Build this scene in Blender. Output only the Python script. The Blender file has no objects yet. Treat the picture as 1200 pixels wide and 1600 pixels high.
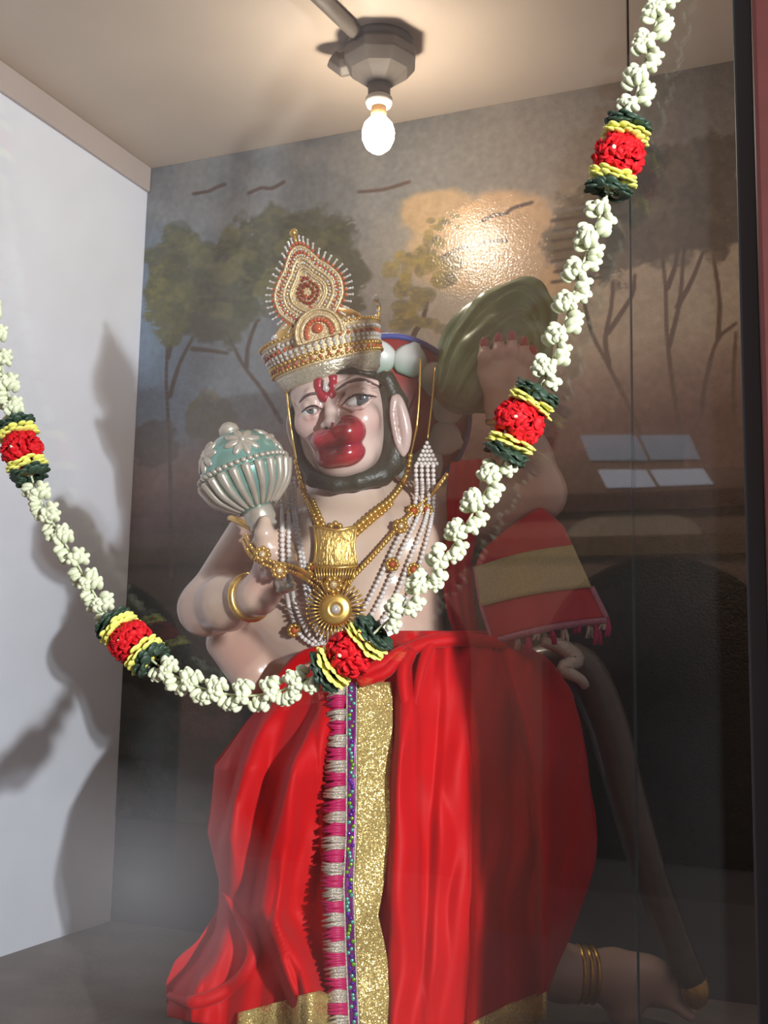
import bpy, math, random
import numpy as np
from mathutils import Vector, Matrix

random.seed(7); RNG = np.random.default_rng(7)
SC = bpy.context.scene
COL = SC.collection

# ------------------------------------------------------------------ camera
FPX = 1732.0
CAM = np.array([0.0, 0.0, 0.70])
def nrm(v):
    v = np.array(v, float); return v / np.linalg.norm(v)
_Y = nrm((740, -255, -FPX)); _Z = nrm((251, 12500, -FPX)); _Z = nrm(_Z - _Y * (_Z @ _Y)); _X = np.cross(_Y, _Z)
RW = np.array([_X, _Y, _Z])                     # camera axes -> world axes
cam = bpy.data.cameras.new('camera'); cam_o = bpy.data.objects.new('camera', cam); COL.objects.link(cam_o)
cam.sensor_fit = 'VERTICAL'; cam.sensor_height = 36.0; cam.lens = FPX / 1600 * 36.0; cam.clip_start = 0.05
M4 = Matrix([list(RW[0]) + [CAM[0]], list(RW[1]) + [CAM[1]], list(RW[2]) + [CAM[2]], [0, 0, 0, 1]])
cam_o.matrix_world = M4
SC.camera = cam_o

# ------------------------------------------------------------------ light and exposure
SC.view_settings.view_transform = 'Standard'; SC.view_settings.look = 'None'
SC.view_settings.gamma = 1.0; SC.view_settings.use_curve_mapping = False
SC.view_settings.exposure = 0.0
SC.cycles.max_bounces = 8; SC.cycles.transparent_max_bounces = 12
SC.cycles.caustics_reflective = False; SC.cycles.caustics_refractive = False
SC.cycles.use_denoising = True
SC.cycles.sample_clamp_indirect = 4.0

world = bpy.data.worlds.new('hall_daylight'); SC.world = world; world.use_nodes = True
bg = world.node_tree.nodes['Background']; bg.inputs[0].default_value = (0.80, 0.88, 1.0, 1); bg.inputs[1].default_value = 1.0

def area_light(name, loc, target, size, power, col):
    l = bpy.data.lights.new(name, 'AREA'); l.shape = 'DISK'; l.size = size; l.energy = power; l.color = col
    o = bpy.data.objects.new(name, l); COL.objects.link(o); o.location = loc
    d = Vector(target) - Vector(loc); o.rotation_euler = d.to_track_quat('-Z', 'Y').to_euler()
    return o
area_light('hall_lamp', (1.22, -0.05, 1.07), (-1.3, 2.0, 0.75), 0.05, 78, (0.96, 0.97, 1.0))
area_light('hall_lamp', (1.33, -0.20, 1.02), (-1.3, 2.0, 0.75), 0.06, 28, (0.90, 0.95, 1.0))
area_light('hall_wall_fill', (-1.8, -2.2, 3.0), (-1.8, -4.0, 1.4), 0.6, 90, (1.0, 0.92, 0.82))  # unseen fill, added to brighten the hall wall in the reflections
BULB_STRENGTH = 135.0

# ------------------------------------------------------------------ pixel helpers
def ray(px, py): return RW @ np.array([px - 600.0, 800.0 - py, -FPX])
def P(px, py, y):
    r = ray(px, py); return CAM + r * (y / r[1])
def proj(p):
    c = (np.asarray(p, float) - CAM) @ RW
    return 600 - FPX * c[..., 0] / c[..., 2], 800 + FPX * c[..., 1] / c[..., 2]
# the statue's own frame: x to its left, -y to its front, z up; origin on the floor under it
SX = nrm((RW[0, 0], RW[1, 0], 0)); SV = np.array([SX[1], -SX[0], 0.0]); FH = -SV
D0 = 2.05
_r = ray(560, 900); _k = D0 / (_r @ FH); OX = CAM + _r * _k; OX[2] = 0.0
ANG = math.atan2(SX[1], SX[0])
def L(px, py, o=0.0):
    r = ray(px, py); p = CAM + r * ((D0 - o) / (r @ FH)) - OX
    return np.array([p @ SX, p @ FH, p[2]])
def toW(q):
    q = np.asarray(q, float); return OX + q[0] * SX + q[1] * FH + np.array([0, 0, q[2]])
CAML = np.array([(CAM - OX) @ SX, (CAM - OX) @ FH, CAM[2]])

# ------------------------------------------------------------------ materials
MATS = {}
def mat(name, col, rough=0.5, metal=0.0, spec=0.5, noise=0.0, nscale=30.0, bump=0.0, bscale=200.0, sheen=0.0,
        coat=0.0, vcol=False, emit=None, estr=0.0, col2=None, detail=4.0, stretch=None, glitter=0.0):
    m = bpy.data.materials.new(name); m.use_nodes = True; nt = m.node_tree; b = nt.nodes['Principled BSDF']
    b.inputs['Base Color'].default_value = (*col, 1); b.inputs['Roughness'].default_value = rough
    b.inputs['Metallic'].default_value = metal; b.inputs['Specular IOR Level'].default_value = spec
    b.inputs['Sheen Weight'].default_value = sheen; b.inputs['Coat Weight'].default_value = coat; b.inputs['Coat Roughness'].default_value = 0.12
    tc = nt.nodes.new('ShaderNodeTexCoord'); vec = tc.outputs['Object']
    if stretch:
        mp = nt.nodes.new('ShaderNodeMapping'); mp.inputs['Scale'].default_value = stretch
        nt.links.new(vec, mp.inputs['Vector']); vec = mp.outputs['Vector']
    src = None
    if vcol:
        a = nt.nodes.new('ShaderNodeAttribute'); a.attribute_name = 'Col'; src = a.outputs['Color']
    if noise > 0 or col2 is not None:
        n = nt.nodes.new('ShaderNodeTexNoise'); n.inputs['Scale'].default_value = nscale; n.inputs['Detail'].default_value = detail
        nt.links.new(vec, n.inputs['Vector'])
        if col2 is not None:
            r = nt.nodes.new('ShaderNodeValToRGB'); r.color_ramp.elements[0].position = 0.38; r.color_ramp.elements[1].position = 0.64
            r.color_ramp.elements[0].color = (*col, 1); r.color_ramp.elements[1].color = (*col2, 1)
            nt.links.new(n.outputs['Fac'], r.inputs['Fac']); src = r.outputs['Color']
        else:
            mr = nt.nodes.new('ShaderNodeMapRange'); mr.inputs['From Min'].default_value = 0.25; mr.inputs['From Max'].default_value = 0.75
            mr.inputs['To Min'].default_value = 1 - noise; mr.inputs['To Max'].default_value = 1 + noise
            nt.links.new(n.outputs['Fac'], mr.inputs['Value'])
            mx = nt.nodes.new('ShaderNodeMix'); mx.data_type = 'RGBA'; mx.blend_type = 'MULTIPLY'; mx.inputs['Factor'].default_value = 1
            if src is not None: nt.links.new(src, mx.inputs['A'])
            else: mx.inputs['A'].default_value = (*col, 1)
            nt.links.new(mr.outputs['Result'], mx.inputs['B']); src = mx.outputs['Result']
    if src is not None: nt.links.new(src, b.inputs['Base Color'])
    if bump > 0:
        n2 = nt.nodes.new('ShaderNodeTexNoise'); n2.inputs['Scale'].default_value = bscale; n2.inputs['Detail'].default_value = 3
        nt.links.new(vec, n2.inputs['Vector'])
        bp = nt.nodes.new('ShaderNodeBump'); bp.inputs['Strength'].default_value = bump; bp.inputs['Distance'].default_value = 0.004
        nt.links.new(n2.outputs['Fac'], bp.inputs['Height']); nt.links.new(bp.outputs['Normal'], b.inputs['Normal'])
    if glitter:
        vo = nt.nodes.new('ShaderNodeTexVoronoi'); vo.inputs['Scale'].default_value = glitter; nt.links.new(vec, vo.inputs['Vector'])
        va = nt.nodes.new('ShaderNodeVectorMath'); va.operation = 'SUBTRACT'; va.inputs[1].default_value = (0.5, 0.5, 0.5); nt.links.new(vo.outputs['Color'], va.inputs[0])
        vs = nt.nodes.new('ShaderNodeVectorMath'); vs.operation = 'MULTIPLY_ADD'; vs.inputs[1].default_value = (0.9, 0.9, 0.9); nt.links.new(va.outputs[0], vs.inputs[0])
        ge = nt.nodes.new('ShaderNodeNewGeometry'); nt.links.new(ge.outputs['Normal'], vs.inputs[2])
        vn = nt.nodes.new('ShaderNodeVectorMath'); vn.operation = 'NORMALIZE'; nt.links.new(vs.outputs[0], vn.inputs[0]); nt.links.new(vn.outputs[0], b.inputs['Normal'])
    if emit:
        b.inputs['Emission Color'].default_value = (*emit, 1); b.inputs['Emission Strength'].default_value = estr
    MATS[name] = m; return m

def lin(r, g, b):
    f = lambda c: (c / 255 / 12.92) if c / 255 <= 0.04045 else ((c / 255 + 0.055) / 1.055) ** 2.4
    return (f(r), f(g), f(b))

mat('wall_white', lin(236, 239, 250), 0.6, noise=0.05, nscale=5, bump=0.15, bscale=30)
mat('cornice_grey', lin(188, 174, 168), 0.6, noise=0.06, nscale=6)
mat('wall_grey', lin(86, 80, 78), 0.6, noise=0.10, nscale=8, bump=0.1, bscale=40)
mat('ceiling_cream', lin(205, 188, 172), 0.55, noise=0.05, nscale=4, bump=0.1, bscale=20)
mat('cement', lin(112, 102, 96), 0.55, noise=0.25, nscale=7, bump=0.2, bscale=60)
mat('mural', (1, 1, 1), 0.13, spec=0.5, vcol=True, noise=0.12, nscale=60, bump=0.30, bscale=170, detail=6)
mat('skin', (1, 1, 1), 0.28, vcol=True, noise=0.03, nscale=14, coat=0.5)
mat('hair', lin(50, 52, 42), 0.4, noise=0.2, nscale=60, bump=0.4, bscale=160)
mat('muzzle_red', (1, 1, 1), 0.22, vcol=True, coat=0.7)
mat('eye_white', lin(225, 222, 218), 0.12, coat=0.6)
mat('iris', lin(86, 92, 98), 0.12, coat=0.8, noise=0.15, nscale=300)
mat('black_paint', lin(28, 24, 24), 0.35)
mat('edge_black', lin(22, 20, 20), 0.9, spec=0.0)
mat('brow_brown', lin(92, 66, 66), 0.5)
mat('tilak_red', lin(156, 26, 46), 0.35)
mat('nail_red', lin(176, 40, 58), 0.2, coat=0.6)
mat('silver', lin(205, 203, 206), 0.25, metal=0.8)
mat('gold', lin(226, 182, 98), 0.28, metal=0.85, noise=0.15, nscale=200)
mat('gold_pale', lin(232, 204, 156), 0.30, metal=0.6, noise=0.2, nscale=240, bump=0.5, bscale=420)
mat('gold_embossed', lin(222, 182, 104), 0.34, metal=0.8, noise=0.25, nscale=160, bump=0.9, bscale=110, stretch=(2.2, 2.2, 0.5))
mat('brow_metal', lin(212, 200, 176), 0.3, metal=0.6, noise=0.2, nscale=120, bump=0.6, bscale=200)
mat('gem_orange', lin(190, 84, 44), 0.15, coat=0.6)
mat('gem_clear', lin(240, 235, 228), 0.08, metal=0.55)
mat('pearl', lin(222, 212, 206), 0.22, coat=0.5, sheen=0.1)
mat('red_satin', lin(200, 4, 12), 0.62, spec=0.22, sheen=0.08, noise=0.06, nscale=14, bump=0.08, bscale=500)
mat('red_shawl', lin(190, 22, 34), 0.5, sheen=0.2, noise=0.06, nscale=20)
mat('gold_tissue', lin(222, 194, 122), 0.30, metal=0.55, noise=0.30, nscale=420, glitter=720.0)
mat('gold_shawl', lin(180, 168, 118), 0.45, metal=0.15, noise=0.12, nscale=300, bump=0.3, bscale=400)
mat('magenta', lin(186, 26, 88), 0.5, noise=0.2, nscale=300)
mat('silver_thread', lin(198, 184, 168), 0.35, metal=0.5, noise=0.25, nscale=400, bump=0.5, bscale=500)
mat('purple_trim', lin(120, 36, 110), 0.3, metal=0.3, noise=0.3, nscale=200)
mat('sequin_teal', lin(120, 220, 190), 0.1, metal=0.7)
mat('sequin_violet', lin(120, 60, 200), 0.1, metal=0.7)
mat('sequin_green', lin(150, 220, 60), 0.1, metal=0.7)
mat('trim_pink', lin(176, 110, 126), 0.35, metal=0.2, noise=0.2, nscale=200)
mat('mace_teal', lin(128, 176, 164), 0.25, metal=0.45, coat=0.4, noise=0.12, nscale=20)
mat('mace_silver', lin(202, 192, 176), 0.3, metal=0.5, noise=0.1, nscale=40)
mat('rock_green', (1, 1, 1), 0.32, vcol=True, coat=0.3, noise=0.12, nscale=25)
mat('halo_red', lin(150, 48, 46), 0.4, noise=0.1, nscale=30)
mat('halo_white', (1, 1, 1), 0.35, vcol=True)
mat('halo_blue', lin(64, 78, 150), 0.35)
mat('tail_brown', lin(92, 76, 62), 0.4, noise=0.15, nscale=40, coat=0.3)
mat('petal_white', lin(204, 210, 176), 0.6, noise=0.06, nscale=120, sheen=0.1)
mat('petal_red', lin(188, 20, 28), 0.6, spec=0.2, noise=0.2, nscale=160)
mat('petal_yellow', lin(224, 222, 110), 0.5, noise=0.10, nscale=160)
mat('leaf_dark', lin(38, 58, 42), 0.5, noise=0.25, nscale=160)
mat('string', lin(190, 196, 160), 0.7)
mat('frame_red', lin(74, 36, 33), 0.5, spec=0.3, noise=0.12, nscale=20, bump=0.1, bscale=60)
mat('gasket', lin(52, 54, 60), 0.5)
mat('fitting_grey', lin(98, 90, 84), 0.55, noise=0.08, nscale=30)
mat('socket_white', lin(205, 200, 190), 0.4)
mat('brass', lin(214, 170, 120), 0.35, metal=0.6)
mat('bulb_glow', (1, 1, 1), 0.3, emit=(1.0, 0.87, 0.71), estr=BULB_STRENGTH)
mat('hall_wall', lin(150, 112, 92), 0.8, noise=0.1, nscale=3)
mat('hall_beam', lin(96, 52, 40), 0.7, noise=0.15, nscale=6)
mat('hall_floor', lin(120, 110, 104), 0.5, noise=0.15, nscale=4)
mat('hall_lintel', lin(120, 84, 50), 0.7)
mat('hall_fan', lin(190, 160, 132), 0.7)
mat('hall_dark', lin(46, 44, 38), 0.9, noise=0.2, nscale=3)
mat('window_daylight', (0.1, 0.1, 0.1), 0.5, emit=(0.84, 0.84, 1.0), estr=2.0)
mat('window_dim', (0.1, 0.1, 0.1), 0.5, emit=(0.66, 0.78, 1.0), estr=1.0)

YG = 1.30
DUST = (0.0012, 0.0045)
HAZE_PATCHES = [(215, 1380, 220, 240, 0.075), (40, 1400, 260, 330, 0.030), (300, 720, 330, 330, 0.016), (420, 200, 520, 420, 0.014), (880, 300, 330, 480, 0.008)]  # pale haze of reflections, painted onto the panes
def glass_material():
    m = bpy.data.materials.new('case_glass'); m.use_nodes = True; nt = m.node_tree
    for n in list(nt.nodes): nt.nodes.remove(n)
    out = nt.nodes.new('ShaderNodeOutputMaterial'); mx = nt.nodes.new('ShaderNodeMixShader')
    tr = nt.nodes.new('ShaderNodeBsdfTransparent'); tr.inputs[0].default_value = (0.975, 0.985, 0.98, 1)
    gl = nt.nodes.new('ShaderNodeBsdfGlossy'); gl.inputs['Roughness'].default_value = 0.02
    fr = nt.nodes.new('ShaderNodeFresnel'); ge = nt.nodes.new('ShaderNodeNewGeometry'); mr = nt.nodes.new('ShaderNodeMapRange')
    mr.inputs['To Min'].default_value = 1.52; mr.inputs['To Max'].default_value = 1 / 1.52        # thin pane: the same reflection from both faces
    nt.links.new(ge.outputs['Backfacing'], mr.inputs['Value']); nt.links.new(mr.outputs['Result'], fr.inputs['IOR'])
    nt.links.new(fr.outputs[0], mx.inputs[0]); nt.links.new(tr.outputs[0], mx.inputs[1]); nt.links.new(gl.outputs[0], mx.inputs[2])
    # a thin film of dust on the pane, plus soft patches that paint in reflected haze
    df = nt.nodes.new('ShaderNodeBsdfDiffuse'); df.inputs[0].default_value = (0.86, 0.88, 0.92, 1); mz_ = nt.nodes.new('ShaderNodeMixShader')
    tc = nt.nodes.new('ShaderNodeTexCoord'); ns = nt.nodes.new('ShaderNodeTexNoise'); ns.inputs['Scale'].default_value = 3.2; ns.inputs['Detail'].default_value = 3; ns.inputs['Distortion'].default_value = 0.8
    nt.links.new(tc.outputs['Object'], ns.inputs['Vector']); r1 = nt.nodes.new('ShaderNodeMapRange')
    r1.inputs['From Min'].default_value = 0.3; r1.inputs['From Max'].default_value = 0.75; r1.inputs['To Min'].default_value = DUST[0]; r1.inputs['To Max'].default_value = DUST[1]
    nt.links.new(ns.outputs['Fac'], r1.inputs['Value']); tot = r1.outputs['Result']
    for (cx, cy, rx, ry, amt) in HAZE_PATCHES:
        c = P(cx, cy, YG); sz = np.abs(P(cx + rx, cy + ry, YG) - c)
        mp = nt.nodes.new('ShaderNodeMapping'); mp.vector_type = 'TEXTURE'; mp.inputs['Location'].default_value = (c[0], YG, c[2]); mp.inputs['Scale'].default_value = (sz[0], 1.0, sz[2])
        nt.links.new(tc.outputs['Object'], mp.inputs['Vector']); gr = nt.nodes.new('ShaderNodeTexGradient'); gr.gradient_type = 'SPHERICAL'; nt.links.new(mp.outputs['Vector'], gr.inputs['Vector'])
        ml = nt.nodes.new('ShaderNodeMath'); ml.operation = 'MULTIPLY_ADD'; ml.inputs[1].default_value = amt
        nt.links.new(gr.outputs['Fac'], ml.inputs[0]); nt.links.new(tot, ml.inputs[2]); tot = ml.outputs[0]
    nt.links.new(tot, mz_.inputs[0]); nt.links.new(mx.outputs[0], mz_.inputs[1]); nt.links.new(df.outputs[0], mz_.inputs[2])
    nt.links.new(mz_.outputs[0], out.inputs[0]); MATS['case_glass'] = m
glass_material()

# ------------------------------------------------------------------ object helpers
def setp(o, label=None, cat=None, group=None, kind=None):
    if label: o['label'] = label
    if cat: o['category'] = cat
    if group: o['group'] = group
    if kind: o['kind'] = kind
    return o
BASE = {}
def thing(name, label, cat, base=None, local=False, group=None):
    o = bpy.data.objects.new(name, None); o.empty_display_size = 0.05; COL.objects.link(o)
    b = np.zeros(3) if base is None else np.asarray(base, float)
    o.location = toW(b) if local else b
    if local: o.rotation_euler = (0, 0, ANG)
    BASE[o] = b
    return setp(o, label, cat, group)

class MB:
    def __init__(s): s.v = []; s.f = []; s.n = 0; s.m = []
    def add(s, v, f, mi=0):
        v = np.asarray(v, float).reshape(-1, 3); s.v.append(v)
        s.f += [tuple(int(i) + s.n for i in q) for q in f]; s.m += [mi] * len(f); s.n += len(v); return s
    def sphere(s, c, r, R=None, seg=12, rings=8, mi=0):
        r = np.ones(3) * r if np.isscalar(r) else np.asarray(r, float)
        v = [(0, 0, 1)]
        for i in range(1, rings):
            a = math.pi * i / rings
            for j in range(seg):
                b = 2 * math.pi * j / seg; v.append((math.sin(a) * math.cos(b), math.sin(a) * math.sin(b), math.cos(a)))
        v.append((0, 0, -1)); v = np.array(v) * r
        if R is not None: v = v @ np.asarray(R).T
        f = [(0, 1 + j, 1 + (j + 1) % seg) for j in range(seg)]
        for i in range(rings - 2):
            for j in range(seg):
                a = 1 + i * seg + j; b = 1 + i * seg + (j + 1) % seg; f.append((a, a + seg, b + seg, b))
        k = 1 + (rings - 2) * seg; e = len(v) - 1
        f += [(k + j, e, k + (j + 1) % seg) for j in range(seg)]
        return s.add(v + np.asarray(c), f, mi)
    def tube(s, pts, rad, seg=10, mi=0, closed=False, flat=1.0, up=None):
        pts = np.asarray(pts, float); n = len(pts)
        rad = np.ones(n) * rad if np.isscalar(rad) else np.asarray(rad, float)
        t = np.zeros_like(pts)
        for i in range(n):
            a = pts[(i - 1) % n] if closed or i > 0 else pts[i]; b = pts[(i + 1) % n] if closed or i < n - 1 else pts[i]
            t[i] = nrm(b - a + 1e-12)
        u = np.asarray(up, float) if up is not None else (np.array([0, 0, 1.0]) if abs(t[0][2]) < 0.9 else np.array([1.0, 0, 0]))
        v = []
        for i in range(n):
            if up is not None: u = np.asarray(up, float)
            u = nrm(u - t[i] * (u @ t[i])); w = np.cross(t[i], u)
            for j in range(seg):
                a = 2 * math.pi * j / seg; v.append(pts[i] + rad[i] * (math.cos(a) * u * flat + math.sin(a) * w))
        f = []
        for i in range(n if closed else n - 1):
            for j in range(seg):
                a = i * seg + j; b = i * seg + (j + 1) % seg; c = ((i + 1) % n) * seg
                f.append((a, b, c + (j + 1) % seg, c + j))
        if not closed: f += [tuple(range(seg - 1, -1, -1)), tuple((n - 1) * seg + j for j in range(seg))]
        return s.add(v, f, mi)
    def lathe(s, prof, c, axis, seg=32, mi=0, mod=None, u=None, ell=(1, 1)):
        ax = nrm(axis); c = np.asarray(c, float)
        u = np.asarray(u, float) if u is not None else (np.array([1.0, 0, 0]) if abs(ax[0]) < 0.9 else np.array([0, 1.0, 0]))
        u = nrm(u - ax * (u @ ax)); w = np.cross(ax, u); v = []
        for i, (r, h) in enumerate(prof):
            for j in range(seg):
                a = 2 * math.pi * j / seg; rr = r * (mod(a, i) if mod else 1)
                v.append(c + ax * h + rr * (math.cos(a) * u * ell[0] + math.sin(a) * w * ell[1]))
        f = []
        for i in range(len(prof) - 1):
            for j in range(seg):
                a = i * seg + j; b = i * seg + (j + 1) % seg; f.append((a, b, b + seg, a + seg))
        if prof[0][0] > 1e-5: f.append(tuple(range(seg - 1, -1, -1)))
        if prof[-1][0] > 1e-5: f.append(tuple((len(prof) - 1) * seg + j for j in range(seg)))
        return s.add(v, f, mi)
    def box(s, lo, hi, mi=0):
        x0, y0, z0 = lo; x1, y1, z1 = hi
        v = [(x0, y0, z0), (x1, y0, z0), (x1, y1, z0), (x0, y1, z0), (x0, y0, z1), (x1, y0, z1), (x1, y1, z1), (x0, y1, z1)]
        return s.add(v, [(0, 3, 2, 1), (4, 5, 6, 7), (0, 1, 5, 4), (1, 2, 6, 5), (2, 3, 7, 6), (3, 0, 4, 7)], mi)
    def grid(s, pts, closed=False, mi=0):
        pts = np.asarray(pts, float); nr, nc = pts.shape[:2]; f = []
        for i in range(nr - 1):
            for j in range(nc if closed else nc - 1):
                a = i * nc + j; b = i * nc + (j + 1) % nc; f.append((a, b, b + nc, a + nc))
        return s.add(pts.reshape(-1, 3), f, mi)
    def plate(s, out, o, U, V, N, th, mi=0):
        out = np.asarray(out, float); n = len(out); o = np.asarray(o)
        a = np.array([o + U * p[0] + V * p[1] for p in out]); b = a - N * th
        c = a.mean(0)
        v = np.vstack([a, b, [a.mean(0)], [b.mean(0)]])
        f = [(j, (j + 1) % n, 2 * n) for j in range(n)] + [(n + (j + 1) % n, n + j, 2 * n + 1) for j in range(n)]
        f += [(j, n + j, n + (j + 1) % n, (j + 1) % n) for j in range(n)]
        return s.add(v, f, mi)
    def build(s, name, mats, parent=None, root=None, smooth=True, color=None, solid=0.0, sub=0, bevel=0.0):
        v = np.vstack(s.v); base = BASE[root] if root is not None else (BASE[parent] if parent is not None and parent in BASE else np.zeros(3))
        me = bpy.data.meshes.new(name); me.from_pydata((v - base).tolist(), [], s.f); me.validate()
        ms = mats if isinstance(mats, (list, tuple)) else [mats]
        for m in ms: me.materials.append(MATS[m])
        if len(ms) > 1 and len(me.polygons) == len(s.m): me.polygons.foreach_set('material_index', s.m)
        if smooth: me.polygons.foreach_set('use_smooth', [True] * len(me.polygons))
        if color is not None:
            c = np.ones((len(v), 4)); c[:, :3] = color(v) if callable(color) else color
            a = me.color_attributes.new('Col', 'FLOAT_COLOR', 'POINT'); a.data.foreach_set('color', c.ravel())
        me.update()
        o = bpy.data.objects.new(name, me); COL.objects.link(o)
        if parent is not None: o.parent = parent
        if bevel: 
            md = o.modifiers.new('bevel', 'BEVEL'); md.width = bevel; md.segments = 2
        if solid: 
            md = o.modifiers.new('thickness', 'SOLIDIFY'); md.thickness = solid; md.offset = 0
        if sub: 
            md = o.modifiers.new('smooth', 'SUBSURF'); md.levels = sub; md.render_levels = sub
        return o

def catmull(pts, n):
    pts = np.asarray(pts, float); m = len(pts)
    q = np.vstack([2 * pts[0] - pts[1], pts, 2 * pts[-1] - pts[-2]])
    seg = np.r_[0, np.cumsum(np.linalg.norm(np.diff(pts[:, :3], axis=0), axis=1))]
    out = []
    for s in np.linspace(0, seg[-1], n):
        i = min(max(int(np.searchsorted(seg, s) - 1), 0), m - 2); t = (s - seg[i]) / max(seg[i + 1] - seg[i], 1e-9)
        p0, p1, p2, p3 = q[i], q[i + 1], q[i + 2], q[i + 3]
        out.append(0.5 * (2 * p1 + (p2 - p0) * t + (2 * p0 - 5 * p1 + 4 * p2 - p3) * t * t + (3 * p1 - p0 - 3 * p2 + p3) * t ** 3))
    return np.array(out)

# ------------------------------------------------------------------ smooth solid sculpting (distance field + surface nets)
class Field:
    def __init__(s): s.p = []
    def cap(s, a, b, ra, rb, k=0.012, sub=False): s.p.append(('c', np.asarray(a, float), np.asarray(b, float), ra, rb, k, sub)); return s
    def ell(s, c, r, R=None, k=0.015, sub=False): s.p.append(('e', np.asarray(c, float), np.asarray(r, float), None if R is None else np.asarray(R, float), 0, k, sub)); return s
    def chain(s, pts, rs, k=0.012):
        for i in range(len(pts) - 1): s.cap(pts[i], pts[i + 1], rs[i], rs[i + 1], k if i == 0 else min(k, 0.006))
        return s
    @staticmethod
    def prim(p, X):
        if p[0] == 'c':
            a, b, ra, rb = p[1:5]; d = b - a; t = np.clip(((X - a) @ d) / max(d @ d, 1e-12), 0, 1)
            return np.linalg.norm(X - a - t[..., None] * d, axis=-1) - (ra + (rb - ra) * t)
        q = X - p[1]
        if p[3] is not None: q = q @ p[3]
        k0 = np.linalg.norm(q / p[2], axis=-1); k1 = np.linalg.norm(q / (p[2] ** 2), axis=-1)
        return k0 * (k0 - 1) / np.maximum(k1, 1e-9)
    @staticmethod
    def comb(D, d, k, sub):
        if sub: 
            h = np.clip(0.5 - 0.5 * (D + d) / k, 0, 1); return D + (-d - D) * h + k * h * (1 - h)
        h = np.clip(0.5 + 0.5 * (D - d) / k, 0, 1); return D + (d - D) * h - k * h * (1 - h)
    def at(s, X):
        D = np.full(X.shape[:-1], 0.5)
        for p in s.p: D = s.comb(D, s.prim(p, X), p[5], p[6])
        return D
    def bounds(s):
        lo = np.full(3, 9.0); hi = -lo
        for p in s.p:
            if p[6]: continue
            if p[0] == 'c':
                lo = np.minimum(lo, np.minimum(p[1] - p[3], p[2] - p[4])); hi = np.maximum(hi, np.maximum(p[1] + p[3], p[2] + p[4]))
            else:
                m = p[2].max() if p[3] is not None else p[2]
                lo = np.minimum(lo, p[1] - m); hi = np.maximum(hi, p[1] + m)
        return lo - 0.012, hi + 0.012
    def mesh(s, h, lo=None, hi=None):
        l, u = s.bounds(); lo = l if lo is None else np.maximum(l, lo); hi = u if hi is None else np.minimum(u, hi)
        n = np.ceil((hi - lo) / h).astype(int) + 2
        D = np.full(n, 0.06, np.float32); ax = [lo[i] + h * np.arange(n[i]) for i in range(3)]
        for p in s.p:
            if p[0] == 'c': a = np.minimum(p[1] - p[3], p[2] - p[4]); b = np.maximum(p[1] + p[3], p[2] + p[4])
            else: 
                m = p[2].max(); a = p[1] - m; b = p[1] + m
            mg = p[5] + 3 * h
            i0 = np.clip(((a - mg - lo) / h).astype(int), 0, n); i1 = np.clip(((b + mg - lo) / h).astype(int) + 2, 0, n)
            if np.any(i1 - i0 < 1): continue
            sl = tuple(slice(i0[i], i1[i]) for i in range(3))
            X = np.stack(np.meshgrid(*[ax[i][sl[i]] for i in range(3)], indexing='ij'), -1)
            D[sl] = s.comb(D[sl], s.prim(p, X), p[5], p[6])
        return nets(D, lo, h)

def nets(D, lo, h):
    s = D < 0; n = np.array(D.shape) - 1
    cnt = np.zeros(n, np.int8); offs = [(i, j, k) for i in (0, 1) for j in (0, 1) for k in (0, 1)]
    sub = lambda A, o: A[o[0]:o[0] + n[0], o[1]:o[1] + n[1], o[2]:o[2] + n[2]]
    for o in offs: cnt += sub(s, o)
    act = (cnt > 0) & (cnt < 8); idx = np.full(n, -1, np.int64); I = np.argwhere(act); idx[act] = np.arange(len(I))
    vals = {o: D[I[:, 0] + o[0], I[:, 1] + o[1], I[:, 2] + o[2]].astype(float) for o in offs}
    acc = np.zeros((len(I), 3)); c = np.zeros(len(I))
    for o in offs:
        for a in range(3):
            if o[a]: continue
            q = list(o); q[a] = 1; q = tuple(q); A, B = vals[o], vals[q]; m = (A < 0) != (B < 0)
            t = np.where(m, A / np.where(m, A - B, 1), 0); p = np.tile(np.array(o, float), (len(I), 1)); p[:, a] += t
            acc[m] += p[m]; c[m] += 1
    V = lo + h * (I + acc / c[:, None])
    F = []
    for a in range(3):
        b, d = (a + 1) % 3, (a + 2) % 3
        s0 = [slice(None)] * 3; s1 = [slice(None)] * 3; s0[a] = slice(0, -1); s1[a] = slice(1, None)
        ch = s[tuple(s0)] != s[tuple(s1)]; E = np.argwhere(ch)
        E = E[(E[:, b] > 0) & (E[:, d] > 0) & (E[:, b] < n[b]) & (E[:, d] < n[d])]
        if not len(E): continue
        def cell(db, dd):
            q = E.copy(); q[:, b] += db; q[:, d] += dd; return idx[q[:, 0], q[:, 1], q[:, 2]]
        quad = np.stack([cell(-1, -1), cell(0, -1), cell(0, 0), cell(-1, 0)], 1)
        ins = s[E[:, 0], E[:, 1], E[:, 2]]; quad[~ins] = quad[~ins][:, ::-1]
        F.append(quad)
    F = np.vstack(F); F = F[(F >= 0).all(1)]
    return V, F

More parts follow.
